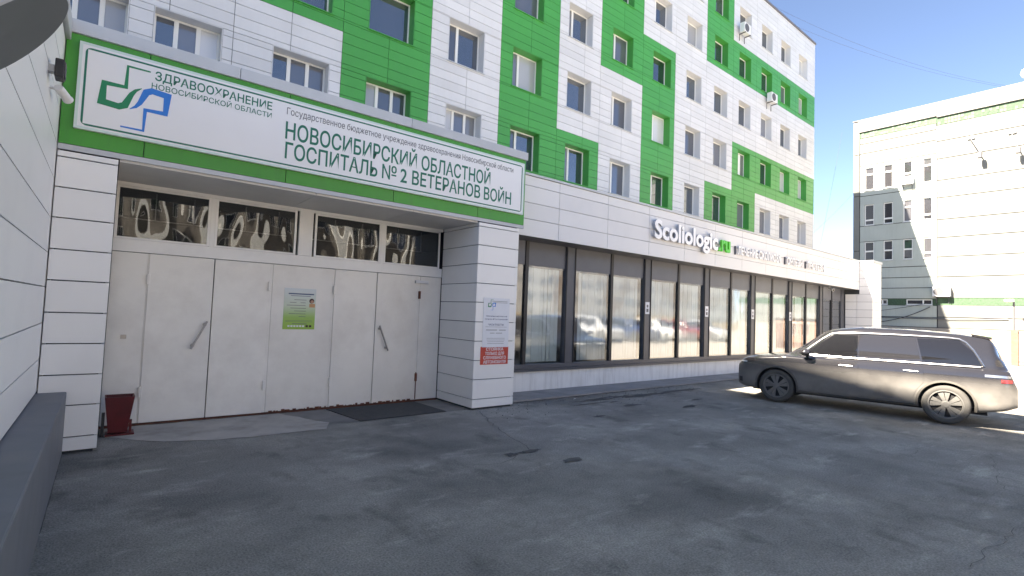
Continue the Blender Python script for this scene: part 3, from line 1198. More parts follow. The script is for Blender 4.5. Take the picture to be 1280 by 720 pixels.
# wing wall at the far end of the shopfront
WW = empty('end_wall', (29.3, 8.8, 0), 'white clad end wall with projecting pier closing the shopfront', 'wall')
boxobj('core', 28.78, 29.98, 8.28, 14.9, -0.1, 5.0, JOINT, WW)
for c, d in zip([0.02, 0.42, 0.8, 1.18, 1.56, 1.94, 2.32, 2.7, 3.08, 3.46, 3.84, 4.22, 4.60], [0.42, 0.8, 1.18, 1.56, 1.94, 2.32, 2.7, 3.08, 3.46, 3.84, 4.22, 4.60, 4.98]):
    for (y0, y1) in ((8.245, 8.90), (8.90, 9.40)):
        if d > 3.6 and y0 > 8.8:
            continue
        boxobj('panel', 28.74, 28.778, y0 + 0.006 if y0 > 8.3 else y0, y1 - 0.006 if d < 3.6 or y1 > 9 else 8.79, c + 0.006, d - 0.006, WHITE2, WW)
    boxobj('panel', 28.742, 30.0, 8.24, 8.278, c + 0.006, d - 0.006, WHITE2, WW) if False else boxobj('panel', 28.782, 30.0, 8.242, 8.278, c + 0.006, d - 0.006, WHITE2, WW)
boxobj('cap', 28.70, 30.04, 8.20, 8.795, 4.985, 5.10, CAP, WW)


def cctv(loc, aim, label, body=CCTVW, s=1.0, base=(0, 0, 1)):
    """bullet camera on a bracket"""
    o = empty('security_camera', loc, label, 'camera', 'security cameras')
    p = Vector(loc)
    a = Vector(aim).normalized()
    b = Vector(base)
    m = MB().lathe([(0.0, -0.09 * s), (0.03 * s, -0.09 * s), (0.037 * s, -0.07 * s), (0.037 * s, 0.07 * s), (0.042 * s, 0.09 * s), (0.034 * s, 0.095 * s)], a, p, 14)
    m.build('housing', body, o, smooth=True).location = -Vector(loc)
    m = MB().lathe([(0.034 * s, 0.092 * s), (0.0, 0.090 * s)], a, p, 14)
    m.build('lens', BLACK, o).location = -Vector(loc)
    m = MB().tube([p - a * 0.04 * s, p - a * 0.04 * s + b * 0.09 * s], 0.012 * s, 6)
    m.lathe([(0.0, 0.08 * s), (0.035 * s, 0.08 * s), (0.035 * s, 0.1 * s), (0.0, 0.1 * s)], b, p - a * 0.04 * s, 12)
    m.build('bracket', body, o).location = -Vector(loc)
    return o


cctv((26.05, 9.10, 3.56), (-0.5, -1, -0.45), 'white security camera hung under the far end of the fascia', s=1.6)

# channel letters on the fascia
LS = empty('shop_sign', (14.1, FY, 4.3), 'white raised letters Scoliologic with green ru on the fascia', 'sign')
BX = FY - 0.12
lettering('letter', 'Scoliologic', 12.02, 15.42, 4.20, 4.70, BX, LETW, LS, 0.06, 0.032, LETS, True)
lettering('letter', '.ru', 15.47, 16.20, 4.20, 4.70, BX, LETG, LS, 0.06, 0.032, LETG, True)
boxobj('mounting_rail', 12.1, 16.1, FY - 0.045, FY - 0.004, 4.40, 4.43, LETS, LS)
boxobj('mounting_rail', 12.1, 16.1, FY - 0.045, FY - 0.004, 4.24, 4.27, LETS, LS)
L2 = empty('service_sign', (20.5, FY, 4.3), 'small white raised Cyrillic letters beside the green ru on the fascia', 'sign')
for body, a, b in (('ЛЕЧЕНИЕ СКОЛИОЗА', 16.80, 20.05), ('ОРТЕЗЫ', 20.60, 22.05), ('ПРОТЕЗЫ', 22.50, 24.25)):
    lettering('letter', body, a, b, 4.20, 4.46, FY - 0.075, LETW, L2, 0.03, 0.03, LETS2, True)
    boxobj('mounting_rail', a - 0.12, b, FY - 0.028, FY - 0.004, 4.40, 4.42, LETS, L2)
    boxobj('mounting_rail', a - 0.14, a - 0.11, FY - 0.06, FY - 0.004, 4.18, 4.47, GREYAC, L2)

# ------------------------------------------------------------------ entrance portal
PY = 8.15
DY = 9.5
EN = empty('entrance_portal', (3, DY, 0), 'service entrance with green canopy, white pillars and steel double doors', 'entrance')
pz = [0.03, 0.20, 0.58, 0.95, 1.325, 1.70, 2.085, 2.46, 2.84, 3.21, 3.58, 3.66]


def pillar(x0, x1, left_face, right_face):
    boxobj('pillar_core', x0 + 0.036, x1 - 0.036, PY + 0.036, DY + 0.3, -0.1, 3.66, JOINT, EN)
    for a, b in zip(pz[:-1], pz[1:]):
        e = 0.007
        boxobj('panel', x0, x1, PY, PY + 0.035, a + e, b - e, WHITE2, EN, bev=0.003)
        if left_face:
            boxobj('panel', x0, x0 + 0.035, PY + 0.037, DY - 0.02, a + e, b - e, WHITE2, EN)
        if right_face:
            boxobj('panel', x1 - 0.035, x1, PY + 0.037, AY - 0.13, a + e, b - e, WHITE2, EN)


pillar(-0.56, 0.02, False, True)
pillar(5.62, 6.63, True, True)
# canopy box
boxobj('canopy_core', -0.55, 6.72, PY + 0.04, DY + 1.0, 3.70, 5.10, JOINT, EN)
cxs = [-0.565, 0.27, 2.02, 3.79, 5.57, 6.75]
for a, b in zip(cxs[:-1], cxs[1:]):
    boxobj('canopy_panel', a + 0.005, b - 0.005, PY, PY + 0.038, 3.745, 5.115, DGREEN, EN)
for a, b in zip([3.745, 4.05, 4.40, 4.75], [4.05, 4.40, 4.75, 5.115]):
    boxobj('canopy_side_panel', 6.722, 6.752, PY + 0.040, FY - 0.005, a + 0.004, b - 0.004, DGREEN, EN)
for a, b in zip([-0.58, 1.32, 4.06, ], [1.32, 4.06, 6.78]):
    boxobj('canopy_coping', a + 0.003, b - 0.003, PY - 0.035, PY + 0.5, 5.118, 5.285, CAP, EN, bev=0.006)
boxobj('canopy_roof', -0.5, 6.70, PY + 0.51, 14.8, 5.00, 5.20, CAP, EN)
boxobj('canopy_trim', -0.565, 6.75, PY - 0.004, PY + 0.034, 3.672, 3.738, CAP, EN)
for a, b in zip([0.03, 2.5, 4.2], [2.5, 4.2, 5.61]):
    boxobj('soffit_panel', a + 0.004, b - 0.004, PY + 0.037, DY + 0.05, 3.64, 3.69, SOFFIT, EN)
# door wall
boxobj('threshold', 0.03, 5.61, DY - 0.02, DY + 0.1, -0.05, 0.022, RUST, EN)
boxobj('frame_head', 0.03, 5.61, DY - 0.02, DY + 0.06, 2.60, 2.785, FRAMEW, EN)
boxobj('frame_top', 0.03, 5.61, DY - 0.015, DY + 0.06, 3.585, 3.637, FRAMEW, EN)
boxobj('frame_back', 0.03, 5.61, DY + 0.065, DY + 0.1, 0.0, 2.6, JOINT, EN)
for a, b in ((0.467, 0.4835), (2.199, 2.243), (3.288, 3.322), (5.097, 5.113)):
    boxobj('door_post', a, b, DY + 0.002, DY + 0.05, 0.035, 2.59, DOORM, EN)
leafs = [('fixed_panel', 0.03, 0.465), ('door', 0.485, 1.345), ('door', 1.36, 2.195), ('fixed_panel', 2.245, 3.285), ('door', 3.325, 4.15), ('door', 4.165, 5.095), ('fixed_panel', 5.115, 5.61)]
for i, (nm, a, b) in enumerate(leafs):
    o = boxobj(nm, a, b, DY - (0.012 if nm == 'door' else 0.004), DY + 0.05, 0.035, 2.59, DOORM, EN, bev=0.004)
    if nm == 'door':
        hx = a if i in (1, 4) else b
        for hz in (0.42, 2.12):
            boxobj('hinge', hx - 0.022, hx + 0.022, DY - 0.05, DY - 0.013, hz, hz + 0.16, DOORM if i != 5 else RUST, o, bev=0.006)
    if i in (1, 5):
        p0, p1 = ((1.29, 1.58), (1.09, 1.14)) if i == 1 else ((4.23, 1.55), (4.43, 1.06))
        m = MB().tube([(p0[0], DY - 0.075, p0[1]), (p1[0], DY - 0.075, p1[1])], 0.017, 8)
        for t in (0.12, 0.88):
            q = Vector((p0[0], DY, p0[1])).lerp(Vector((p1[0], DY, p1[1])), t)
            m.tube([(q.x, DY - 0.075, q.z), (q.x, DY - 0.012, q.z)], 0.013, 6)
            m.lathe([(0.03, 0.0), (0.03, 0.01), (0.0, 0.01)], (0, -1, 0), (q.x, DY - 0.012, q.z), 10)
        hn = m.build('handle', STEEL, o)
        hn.location = -WLOC[o.name]
boxobj('door_seam', 1.347, 1.358, DY + 0.01, DY + 0.03, 0.04, 2.58, BLACK, EN)
boxobj('lock_plate', 0.20, 0.27, DY - 0.03, DY - 0.005, 1.30, 1.36, STEEL, EN)
boxobj('door_closer', 4.98, 5.28, DY - 0.07, DY - 0.014, 2.44, 2.50, CCTVW, EN, bev=0.008)
# rust runs at the foot of the doors
m = MB()
for (a, b) in ((2.30, 2.75), (2.8, 3.3), (3.35, 4.1), (4.2, 5.05)):
    x = a
    while x < b:
        wdt = random.uniform(0.02, 0.09)
        m.box(x, x + wdt, DY - 0.0145, DY - 0.0125, 0.036, 0.036 + random.uniform(0.006, 0.035))
        x += wdt + random.uniform(0.0, 0.06)
tag(m.build('rust_edge', RUST, EN), kind='stuff')
m = MB().box(5.095, 5.113, DY - 0.02, DY, 0.05, 0.6)
m.build('rusty_hinge_line', RUST, EN)
# transom lights
tr = [(0.04, 1.245), (1.33, 2.585), (2.92, 4.19), (4.275, 5.54)]
boxobj('transom_post', 2.63, 2.87, DY - 0.03, DY + 0.06, 2.787, 3.583, FRAMEW, EN)
boxobj('transom_post', 1.255, 1.32, DY - 0.01, DY + 0.06, 2.787, 3.583, FRAMEW, EN)
boxobj('transom_post', 4.20, 4.265, DY - 0.01, DY + 0.06, 2.787, 3.583, FRAMEW, EN)
for (a, b) in tr:
    fr = MB()
    t = 0.028
    fr.box(a - 0.008, a + t, DY - 0.008, DY + 0.04, 2.79, 3.58)
    fr.box(b - t, b + 0.008, DY - 0.008, DY + 0.04, 2.79, 3.58)
    fr.box(a + t, b - t, DY - 0.008, DY + 0.04, 2.79, 2.79 + t)
    fr.box(a + t, b - t, DY - 0.008, DY + 0.04, 3.58 - t, 3.58)
    o = fr.build('transom_window', FRAMEW, EN)
    p = boxobj('pane', a + t, b - t, DY + 0.012, DY + 0.02, 2.79 + t, 3.58 - t, TRANGL, o)
    bx_ = MB()
    # bars of the inner glazing seen through the pane
    bx_.box(a + t, b - t, DY + 0.50, DY + 0.52, 3.16, 3.175)
    for k in (0.42, 0.86):
        xx = a + (b - a) * k
        bx_.box(xx - 0.008, xx + 0.008, DY + 0.50, DY + 0.52, 3.18, 3.6)
    bx_.build('inner_bar', FRAMEW, o)
VEST = simple('dark vestibule', (0.10, 0.098, 0.09), 0.9)
boxobj('vestibule_back', 0.03, 5.6, DY + 1.6, DY + 1.7, 0.0, 3.7, VEST, EN)
boxobj('vestibule_ceiling', 0.03, 5.6, DY + 0.101, DY + 1.6, 3.60, 3.69, VEST, EN)

# hospital sign on the canopy
SG = empty('hospital_sign', (3.1, PY, 4.48), 'long white hospital name board with green lettering on the canopy', 'sign')
SYF = PY - 0.055
boxobj('board', -0.435, 6.675, SYF, PY - 0.002, 3.945, 5.025, SIGNW, SG, bev=0.006)
# rounded green border line and pale rim
def rrect(x0, x1, z0, z1, r, wd):
    pts = []
    for (cx_, cz_, a0) in ((x1 - r, z1 - r, 0), (x0 + r, z1 - r, 90), (x0 + r, z0 + r, 180), (x1 - r, z0 + r, 270)):
        for k in range(6):
            th = math.radians(a0 + 18 * k)
            pts.append((cx_ + r * math.cos(th), cz_ + r * math.sin(th)))
    m = MB()
    n = len(pts)
    cx0, cz0 = (x0 + x1) / 2, (z0 + z1) / 2
    inn = [(min(max(p[0], x0 + wd), x1 - wd), min(max(p[1], z0 + wd), z1 - wd)) for p in pts]
    for i in range(n):
        j = (i + 1) % n
        m.prism([(pts[i][0], SYF - 0.003, pts[i][1]), (pts[j][0], SYF - 0.003, pts[j][1]), (inn[j][0], SYF - 0.003, inn[j][1]), (inn[i][0], SYF - 0.003, inn[i][1])], (0, 0.0025, 0))
    return m


rrect(-0.375, 6.62, 3.995, 4.965, 0.06, 0.022).build('border_line', INKG, SG, fix=True)
m = MB()
m.box(-0.433, 6.673, SYF - 0.002, SYF - 0.0005, 3.947, 3.977)
m.box(-0.433, 6.673, SYF - 0.002, SYF - 0.0005, 4.993, 5.023)
m.box(-0.433, -0.403, SYF - 0.002, SYF - 0.0005, 3.979, 4.991)
m.box(6.643, 6.673, SYF - 0.002, SYF - 0.0005, 3.979, 4.991)
m.build('pale_rim', SIGNE, SG)
emblem(SG, 0.145, 4.468, 1.0, SYF - 0.0035)
TYY = SYF - 0.003
lettering('letter', 'ЗДРАВООХРАНЕНИЕ', 0.33, 1.76, 4.775, 4.885, TYY, INKG, SG, 0.0028, 0.014, None, True)
lettering('lettering', 'НОВОСИБИРСКОЙ ОБЛАСТИ', 0.30, 1.76, 4.655, 4.725, TYY, INKG, SG, 0.0028, 0.004)
lettering('lettering', 'Государственное бюджетное учреждение здравоохранения Новосибирской области', 1.97, 6.37, 4.775, 4.875, TYY, INKK, SG, 0.0028, 0.0)
lettering('letter', 'НОВОСИБИРСКИЙ ОБЛАСТНОЙ', 1.965, 5.80, 4.405, 4.645, TYY, INKG, SG, 0.0028, 0.014, None, True)
for body, a, b, bo in (('ГОСПИТАЛЬ', 1.975, 3.45, 0.014), ('№', 3.535, 3.80, 0.002), ('2', 3.875, 4.0, 0.014), ('ВЕТЕРАНОВ', 4.10, 5.57, 0.014), ('ВОЙН', 5.66, 6.34, 0.014)):
    lettering('letter', body, a, b, 4.105, 4.335, TYY, INKG, SG, 0.0028, bo, None, True)

# poster on the fixed door panel
def grad_mat():
    m, n, l = new_mat('poster print')
    b = n['Principled BSDF']
    b.inputs['Roughness'].default_value = 0.4
    g = n.new('ShaderNodeNewGeometry')
    s = n.new('ShaderNodeSeparateXYZ')
    l.new(g.outputs['Position'], s.inputs[0])
    r = n.new('ShaderNodeMapRange')
    r.inputs['From Min'].default_value = 1.46
    r.inputs['From Max'].default_value = 2.19
    l.new(s.outputs['Z'], r.inputs['Value'])
    c = n.new('ShaderNodeValToRGB')
    c.color_ramp.elements[0].color = (0.26, 0.46, 0.05, 1)
    c.color_ramp.elements[1].color = (0.62, 0.67, 0.70, 1)
    e = c.color_ramp.elements.new(0.30)
    e.color = (0.30, 0.52, 0.12, 1)
    e = c.color_ramp.elements.new(0.58)
    e.color = (0.56, 0.64, 0.52, 1)
    l.new(r.outputs[0], c.inputs[0])
    l.new(c.outputs[0], b.inputs['Base Color'])
    return m


PO = boxobj('poster', 2.45, 2.995, DY - 0.0095, DY - 0.0045, 1.463, 2.193, grad_mat())
tag(PO, 'green and white information poster on the steel panel between the doors', 'poster')
yp = DY - 0.0115


def bars(name, rects, mat, parent, y):
    m = MB()
    for (a, b, c, d) in rects:
        m.box(a, b, y, y + 0.0012, c, d)
    return tag(m.build(name, mat, parent), kind='stuff' if len(rects) > 1 else None)


bars('print_heading', [(2.52, 2.96, 2.085, 2.105)] + [(2.56, 2.90, 2.055, 2.063)], INKN, PO, yp)
bars('print_lines', [(2.62, 2.83, 1.985, 1.993), (2.55, 2.66, 1.935, 1.943), (2.73, 2.82, 1.935, 1.943), (2.50, 2.82, 1.885, 1.893), (2.56, 2.83, 1.835, 1.843), (2.63, 2.83, 1.785, 1.793), (2.54, 2.83, 1.735, 1.743), (2.71, 2.83, 1.685, 1.693), (2.49, 2.95, 1.615, 1.62), (2.49, 2.95, 1.595, 1.60), (2.60, 2.86, 1.555, 1.566)], INKK, PO, yp)
bars('print_icons', [(2.53 + 0.05 * k, 2.565 + 0.05 * k, 1.505, 1.535) for k in range(6)], PAPER, PO, yp)
bars('print_icons', [(2.84, 2.88, 1.502, 1.538), (2.90, 2.94, 1.502, 1.538)], HAIR, PO, yp)
MB().lathe([(0, 0), (0.045, 0)], (0, -1, 0), (2.925, yp, 1.975), 14).build('print_hair', HAIR, PO).location = -WLOC[PO.name]
MB().lathe([(0, 0), (0.030, 0)], (0, -1, 0), (2.932, yp - 0.001, 1.962), 14).build('print_face', SKIN, PO).location = -WLOC[PO.name]
bars('print_clothing', [(2.885, 2.985, 1.86, 1.925)], ORANGE, PO, yp)

# notices on the right pillar
NO = boxobj('notice', 5.80, 6.445, PY - 0.0085, PY - 0.0015, 1.205, 2.185, PAPER)
tag(NO, 'white paper notice with a small emblem on the right pillar', 'notice')
yn = PY - 0.0100
emblem(NO, 6.00, 2.045, 0.26, yn - 0.001)
bars('print_lines', [(6.0, 6.39, 2.115, 2.123), (6.06, 6.39, 2.09, 2.096), (5.90, 6.35, 1.38, 1.386), (5.90, 6.35, 1.345, 1.351), (5.92, 6.33, 1.31, 1.316), (5.92, 6.33, 1.275, 1.281), (5.86, 6.39, 1.605, 1.610), (5.88, 6.15, 1.54, 1.552), (6.20, 6.37, 1.54, 1.552), (5.98, 6.09, 1.48, 1.49), (6.12, 6.28, 1.48, 1.49)], INKK, NO, yn)
lettering('lettering', 'Новосибирский областной', 5.87, 6.39, 1.81, 1.835, yn, INKN, NO, 0.001, 0.008)
lettering('lettering', 'госпиталь № 2 ветеранов войн', 5.84, 6.41, 1.75, 1.775, yn, INKN, NO, 0.001, 0.008)
lettering('lettering', 'ЧАСЫ РАБОТЫ', 5.93, 6.31, 1.635, 1.67, yn, INKN, NO, 0.001, 0.010)
RN = boxobj('parking_notice', 5.77, 6.455, PY - 0.0062, PY - 0.0005, 0.865, 1.215, REDP)
tag(RN, 'red parking notice with white lettering below the paper notice', 'notice')
for i, (t, a, b) in enumerate([('СТОЯНКА', 5.90, 6.33), ('ТОЛЬКО ДЛЯ', 5.88, 6.35), ('СЛУЖЕБНОГО', 5.84, 6.40), ('АВТОМОБИЛЯ', 5.84, 6.40)]):
    zt = 1.150 - i * 0.084
    lettering('lettering', t, a, b, zt - 0.012, zt + 0.043, PY - 0.0078, PAPER, RN, 0.0012, 0.02)

# red waste bin beside the left pillar
BN = empty('waste_bin', (0.22, 8.98, 0), 'dark red tapered metal bin beside the left pillar', 'bin')
m = MB()
def ring(z, hx, hy):
    return [(0.235 - hx, 8.98 - hy, z), (0.235 + hx, 8.98 - hy, z), (0.235 + hx, 8.98 + hy, z), (0.235 - hx, 8.98 + hy, z)]
r0, r1, r2, r3 = ring(0.05, 0.105, 0.09), ring(0.54, 0.165, 0.15), ring(0.54, 0.150, 0.135), ring(0.12, 0.10, 0.085)
b = 0
m.v = r0 + r1 + r2 + r3
m.f = [(3, 2, 1, 0)]
for k in range(3):
    for i in range(4):
        j = (i + 1) % 4
        m.f.append((k * 4 + i, k * 4 + j, k * 4 + 4 + j, k * 4 + 4 + i))
m.f.append((12, 13, 14, 15))
o = m.build('bucket', BINM, BN, fix=True)
o.location = -Vector((0.22, 8.98, 0))
boxobj('foot_plate', 0.10, 0.42, 8.86, 9.12, 0.009, 0.03, BINM, BN)
boxobj('post', 0.05, 0.085, 8.88, 8.93, 0.012, 0.33, BLACK, BN)
boxobj('post', 0.36, 0.39, 8.95, 9.0, 0.03, 0.2, BINM, BN)

# door mat
mt = MB().prism([(3.26, 9.40, 0.007), (3.42, 8.19, 0.007), (5.10, 8.24, 0.007), (5.04, 9.40, 0.007)], (0, 0, 0.012))
tag(mt.build('door_mat', MATM, fix=True), 'black rubber mat before the right hand double doors', 'mat')

# lamp and camera on the left block, and the round lamp close to the camera
FL = empty('floodlight', (-0.53, 6.6, 4.05), 'small dark floodlight on the white wall beside the sign', 'lamp')
boxobj('housing', -0.52, -0.45, 6.55, 6.72, 4.02, 4.20, BLACK, FL, bev=0.01)
boxobj('lens', -0.448, -0.442, 6.57, 6.70, 4.04, 4.18, GREYAC, FL)
boxobj('bracket', -0.57, -0.525, 6.6, 6.68, 4.07, 4.14, CAP, FL)
cctv((-0.47, 6.95, 3.98), (0.35, 0.95, -0.25), 'white security camera on the white wall below the small floodlight', s=1.15, base=(-1, -0.1, 0.15))

RLC = Vector((-0.311, 2.361, 2.75))
RL = empty('round_lamp', RLC, 'large grey round lamp tilted out from the wall at the top left corner', 'lamp')
axv = Vector((-1.204, -0.016, 1.0)).normalized()          # from the lamp face back towards the wall
MB().lathe([(0.0, 0.010), (0.12, 0.007), (0.20, 0.002), (0.228, 0.0)], axv, (0, 0, 0), 48).build('lamp_face', LAMPG, RL, RLC, True)
MB().lathe([(0.228, 0.0), (0.237, 0.004), (0.237, 0.02), (0.20, 0.05), (0.10, 0.075), (0.0, 0.08)], axv, (0, 0, 0), 48).build('lamp_shade', LAMPL, RL, RLC, True)
MB().tube([axv * 0.07, axv * 0.11 + Vector((-0.05, 0, 0.0)), Vector((-0.262, 0, 0.09))], 0.014, 8).build('arm', LAMPL, RL, loc=RLC)

# ------------------------------------------------------------------ far building
FX = 48.5
FB = empty('panel_building', (FX, 8, 0), 'grey concrete panel building across the yard, lit by the sun', 'building')
fw = []
for (r0, r1) in ((13.1, 14.97), (10.2, 11.9), (7.25, 8.83)):
    for (a, b) in ((13.82, 14.5), (12.55, 13.2), (11.28, 11.9), (10.07, 10.68)):
        fw.append((a, b, r0, r1))
fs = [(12.9, 13.9, 3.70, 4.12), (10.1, 11.7, 3.70, 4.12)]
FY0, FY1 = -6.0, 15.3
wall_with_holes('wall', 'x-', FX, FY0, FY1, 0.0, 19.0, fw + fs, -0.3, -0.05, JOINT, FB)
boxobj('core', FX + 0.31, FX + 14, FY0, FY1, 0.0, 18.9, CONC, FB)
boxobj('roof_edge', FX - 0.10, FX + 14, FY0, FY1 + 0.05, 19.06, 19.13, DCAP, FB)
# far building panels: left part with windows, its colour lifted for the shade, right part blank
e = 0.028
for (a, b) in ((14.84, 15.3),):
    for c, d in ((2.0, 5.0), (5.0, 8.1), (8.1, 12.7), (12.7, 16.2), (16.2, 19.05)):
        ax_obj('panel', 'x-', FX, a + e, b, -0.05, 0.03, c + e, d - e, CONC, FB)
lz = [2.0, 2.75, 3.66, 4.16, 5.0, 5.82, 6.66, 8.84, 10.15, 12.66, 15.2, 16.24, 17.05, 17.55]
for c, d in zip(lz[:-1], lz[1:]):
    cell = [(9.82, 14.84, c, d)]
    if abs(c - 3.66) < 0.01:
        for h in fs:
            cell = subtract(cell, h)
        for r in cell:
            ax_obj('panel', 'x-', FX, r[0], r[1], -0.05, -0.03, r[2], r[3], FGREEN, FB)
        continue
    for h in fw:
        cell = subtract(cell, h)
    for r in cell:
        ax_obj('panel', 'x-', FX, r[0] + (e if r[0] == 9.82 else 0), r[1] - (e if r[1] == 14.84 else 0), -0.05, 0.0, r[2] + (e if r[2] == c else 0), r[3] - (e if r[3] == d else 0), CONC_SHADE if c < 15 else CONC, FB)
rz = [2.0, 2.80, 3.70, 4.22, 5.80, 7.3, 8.75, 10.12, 11.78, 13.1, 14.75, 16.1, 17.35]
ys = [9.80, 5.10, 0.2, -6.0]
for c, d in zip(rz[:-1], rz[1:]):
    for b, a in zip(ys[:-1], ys[1:]):
        if abs(c - 3.70) < 0.01:
            ax_obj('panel', 'x-', FX, a, b, -0.05, -0.03, c, d, FGREEN, FB)
        else:
            ax_obj('panel', 'x-', FX, a + e, b - e, -0.05, random.uniform(-0.004, 0.006), c + e, d - e, CONC, FB)
# green tiled band under the parapet, each tile of it proud of the wall
ax_obj('green_band', 'x-', FX, 9.82, 14.84, -0.05, -0.02, 17.56, 18.06, FGREEN, FB)
ax_obj('green_band', 'x-', FX, -6.0, 9.80, -0.05, -0.02, 17.36, 17.95, FGREEN, FB)
TILE = simple('pale band tile', (0.11, 0.145, 0.11), 0.7, var=0.2, scale=5)
tm = MB()
rnd = random.Random(5)
for a, b, c, d in ((9.82, 14.84, 17.58, 18.0), (-6.0, 9.80, 17.38, 17.86)):
    u = a
    while u < b - 0.2:
        for zz in (c, c + (d - c) / 2):
            if rnd.random() < 0.55:
                ax_box(tm, 'x-', FX, u, u + 0.15, -0.02, -0.005, zz, zz + (d - c) / 2 - 0.03)
        u += 0.19
tag(tm.build('band_tile', TILE, FB), kind='stuff')
for (a, b) in ((9.82, 14.90), (5.05, 9.79), (0.2, 5.02), (-6.0, 0.17)):
    ax_obj('parapet', 'x-', FX, a, b, -0.05, 0.10, 18.07 if a > 9 else 17.96, 19.055, CONCW, FB)
ax_obj('plinth', 'x-', FX, FY0, FY1, -0.05, 0.12, -0.1, 1.98, FPLINTH, FB)
ax_obj('downpipe', 'x-', FX, 9.79, 9.83, 0.01, 0.05, 4.3, 17.3, CONCW, FB)


def far_window(a, b, c, d, style):
    fr = MB()
    t = 0.07
    D0, D1 = -0.14, -0.07
    ax_box(fr, 'x-', FX, a + 0.004, a + t, D0, D1, c + 0.004, d - 0.004)
    ax_box(fr, 'x-', FX, b - t, b - 0.004, D0, D1, c + 0.004, d - 0.004)
    ax_box(fr, 'x-', FX, a + t, b - t, D0, D1, c + 0.004, c + t)
    ax_box(fr, 'x-', FX, a + t, b - t, D0, D1, d - t, d - 0.004)
    zm = {'low': c + 0.42, 'mid': (c + d) / 2, 'high': d - 0.55, 'none': None, 'strip': None}[style]
    if zm:
        ax_box(fr, 'x-', FX, a + t, b - t, D0, D1 + 0.01, zm - 0.06, zm + 0.06)
    if style == 'strip':
        ax_box(fr, 'x-', FX, (a * 0.65 + b * 0.35) - 0.04, (a * 0.65 + b * 0.35) + 0.04, D0, D1 + 0.01, c + t, d - t)
    o = fr.build('window', PVC, FB)
    zz = [c + t, d - t] if not zm else [c + t, zm - 0.06, zm + 0.06, d - t]
    for i in range(0, len(zz), 2):
        ax_obj('pane', 'x-', FX, a + t, b - t, -0.12, -0.11, zz[i], zz[i + 1], FARGL, o)
    ax_obj('sill', 'x-', FX, a - 0.03, b + 0.03, 0.01, 0.06, c - 0.05, c - 0.01, CAP, o)


sty = ['high', 'high', 'mid', 'high', 'low', 'low', 'high', 'low', 'mid', 'mid', 'mid', 'low']
for h, st in zip(fw, sty):
    far_window(*h, st)
for h in fs:
    far_window(*h, 'strip')
ac_unit((FX, 11.6, 13.1), 'air conditioner on a third floor window of the grey panel building', 'x-', 1.0)
ac_unit((FX, 9.5, 4.32), 'white air conditioner low on the wall of the grey panel building', 'x-', 1.25)
for (yy, zt, yb, zb, lab) in ((7.9, 15.9, 7.3, 14.6, 'left'), (5.75, 15.75, 5.35, 14.5, 'right')):
    o = empty('wall_floodlight', (FX, yy, zt), 'floodlight hung on an arm high on the sunlit blank wall, the %s one' % lab, 'lamp', 'floodlights on the far building')
    WLOC[o.name] = Vector((FX, yy, zt))
    MB().tube([(0, 0, 0), (-0.35, 0, 0.05), (-0.55, yb - yy, zb - zt)], 0.035, 6).build('arm', GREYAC, o, loc=(FX, yy, zt))
    boxobj('lamp_head', FX - 0.68, FX - 0.42, yb - 0.12, yb + 0.12, zb - 0.42, zb, GREYAC, o, bev=0.03)
    boxobj('mount', FX - 0.1, FX - 0.002, yy - 0.25, yy + 0.15, zt - 0.08, zt + 0.12, CAP, o)
# slack cables low on that wall
def sag(name, a, b, s, r, label=None, n=14, parent=None):
    a, b = Vector(a), Vector(b)
    pts = []
    for i in range(n + 1):
        t = i / n
        p = a.lerp(b, t)
        p.z -= s * 4 * t * (1 - t)
        pts.append(p)
    o = MB().tube(pts, r, 5).build(name, WIRE, parent)
    if label:
        tag(o, label, 'cable')
    return o


sag('cable', (FX - 0.12, 15.0, 2.75), (FX - 0.12, 6.0, 2.80), 0.12, 0.03, 'long dark cable running level along the grey panel building')
sag('cable', (FX - 0.14, 15.0, 2.3), (FX - 0.12, 10.2, 3.55), 0.45, 0.03, 'slack dark cable looping below the strip windows')
sag('cable', (FX - 0.16, 15.0, 3.0), (FX - 0.14, 10.4, 3.8), 0.08, 0.018, 'thin cable rising along the grey panel building to the strip windows')
SKW = [((36.5, 15.0, 22.6), (48.6, 6.1, 19.15), 0.5, 'upper thin cable from the tower roof to the grey building'),
       ((33.0, 15.0, 22.6), (48.6, 5.9, 19.15), 0.7, 'lower thin cable from the tower roof to the grey building'),
       ((39.64, 15.4, 8.2), (48.6, 15.3, 13.1), 0.12, 'thin cable between the tower side and the grey building corner'),
       ((40.5, 15.3, 5.4), (48.6, 16.2, 18.5), 0.25, 'thin cable rising steeply beside the grey building corner')]
for a, b, s_, lb in SKW:
    sag('cable', a, b, s_, 0.006, lb)
# roof lantern at the frame edge
o = MB().lathe([(0.0, 0.7), (0.22, 0.6), (0.3, 0.35), (0.22, 0.1), (0.08, 0.0), (0.08, -0.6)], (0, 0, 1), (FX + 0.6, 5.05, 19.6), 16).build('roof_lamp', CCTVW, smooth=True)
tag(o, 'white globe lamp on the roof of the grey panel building', 'lamp')

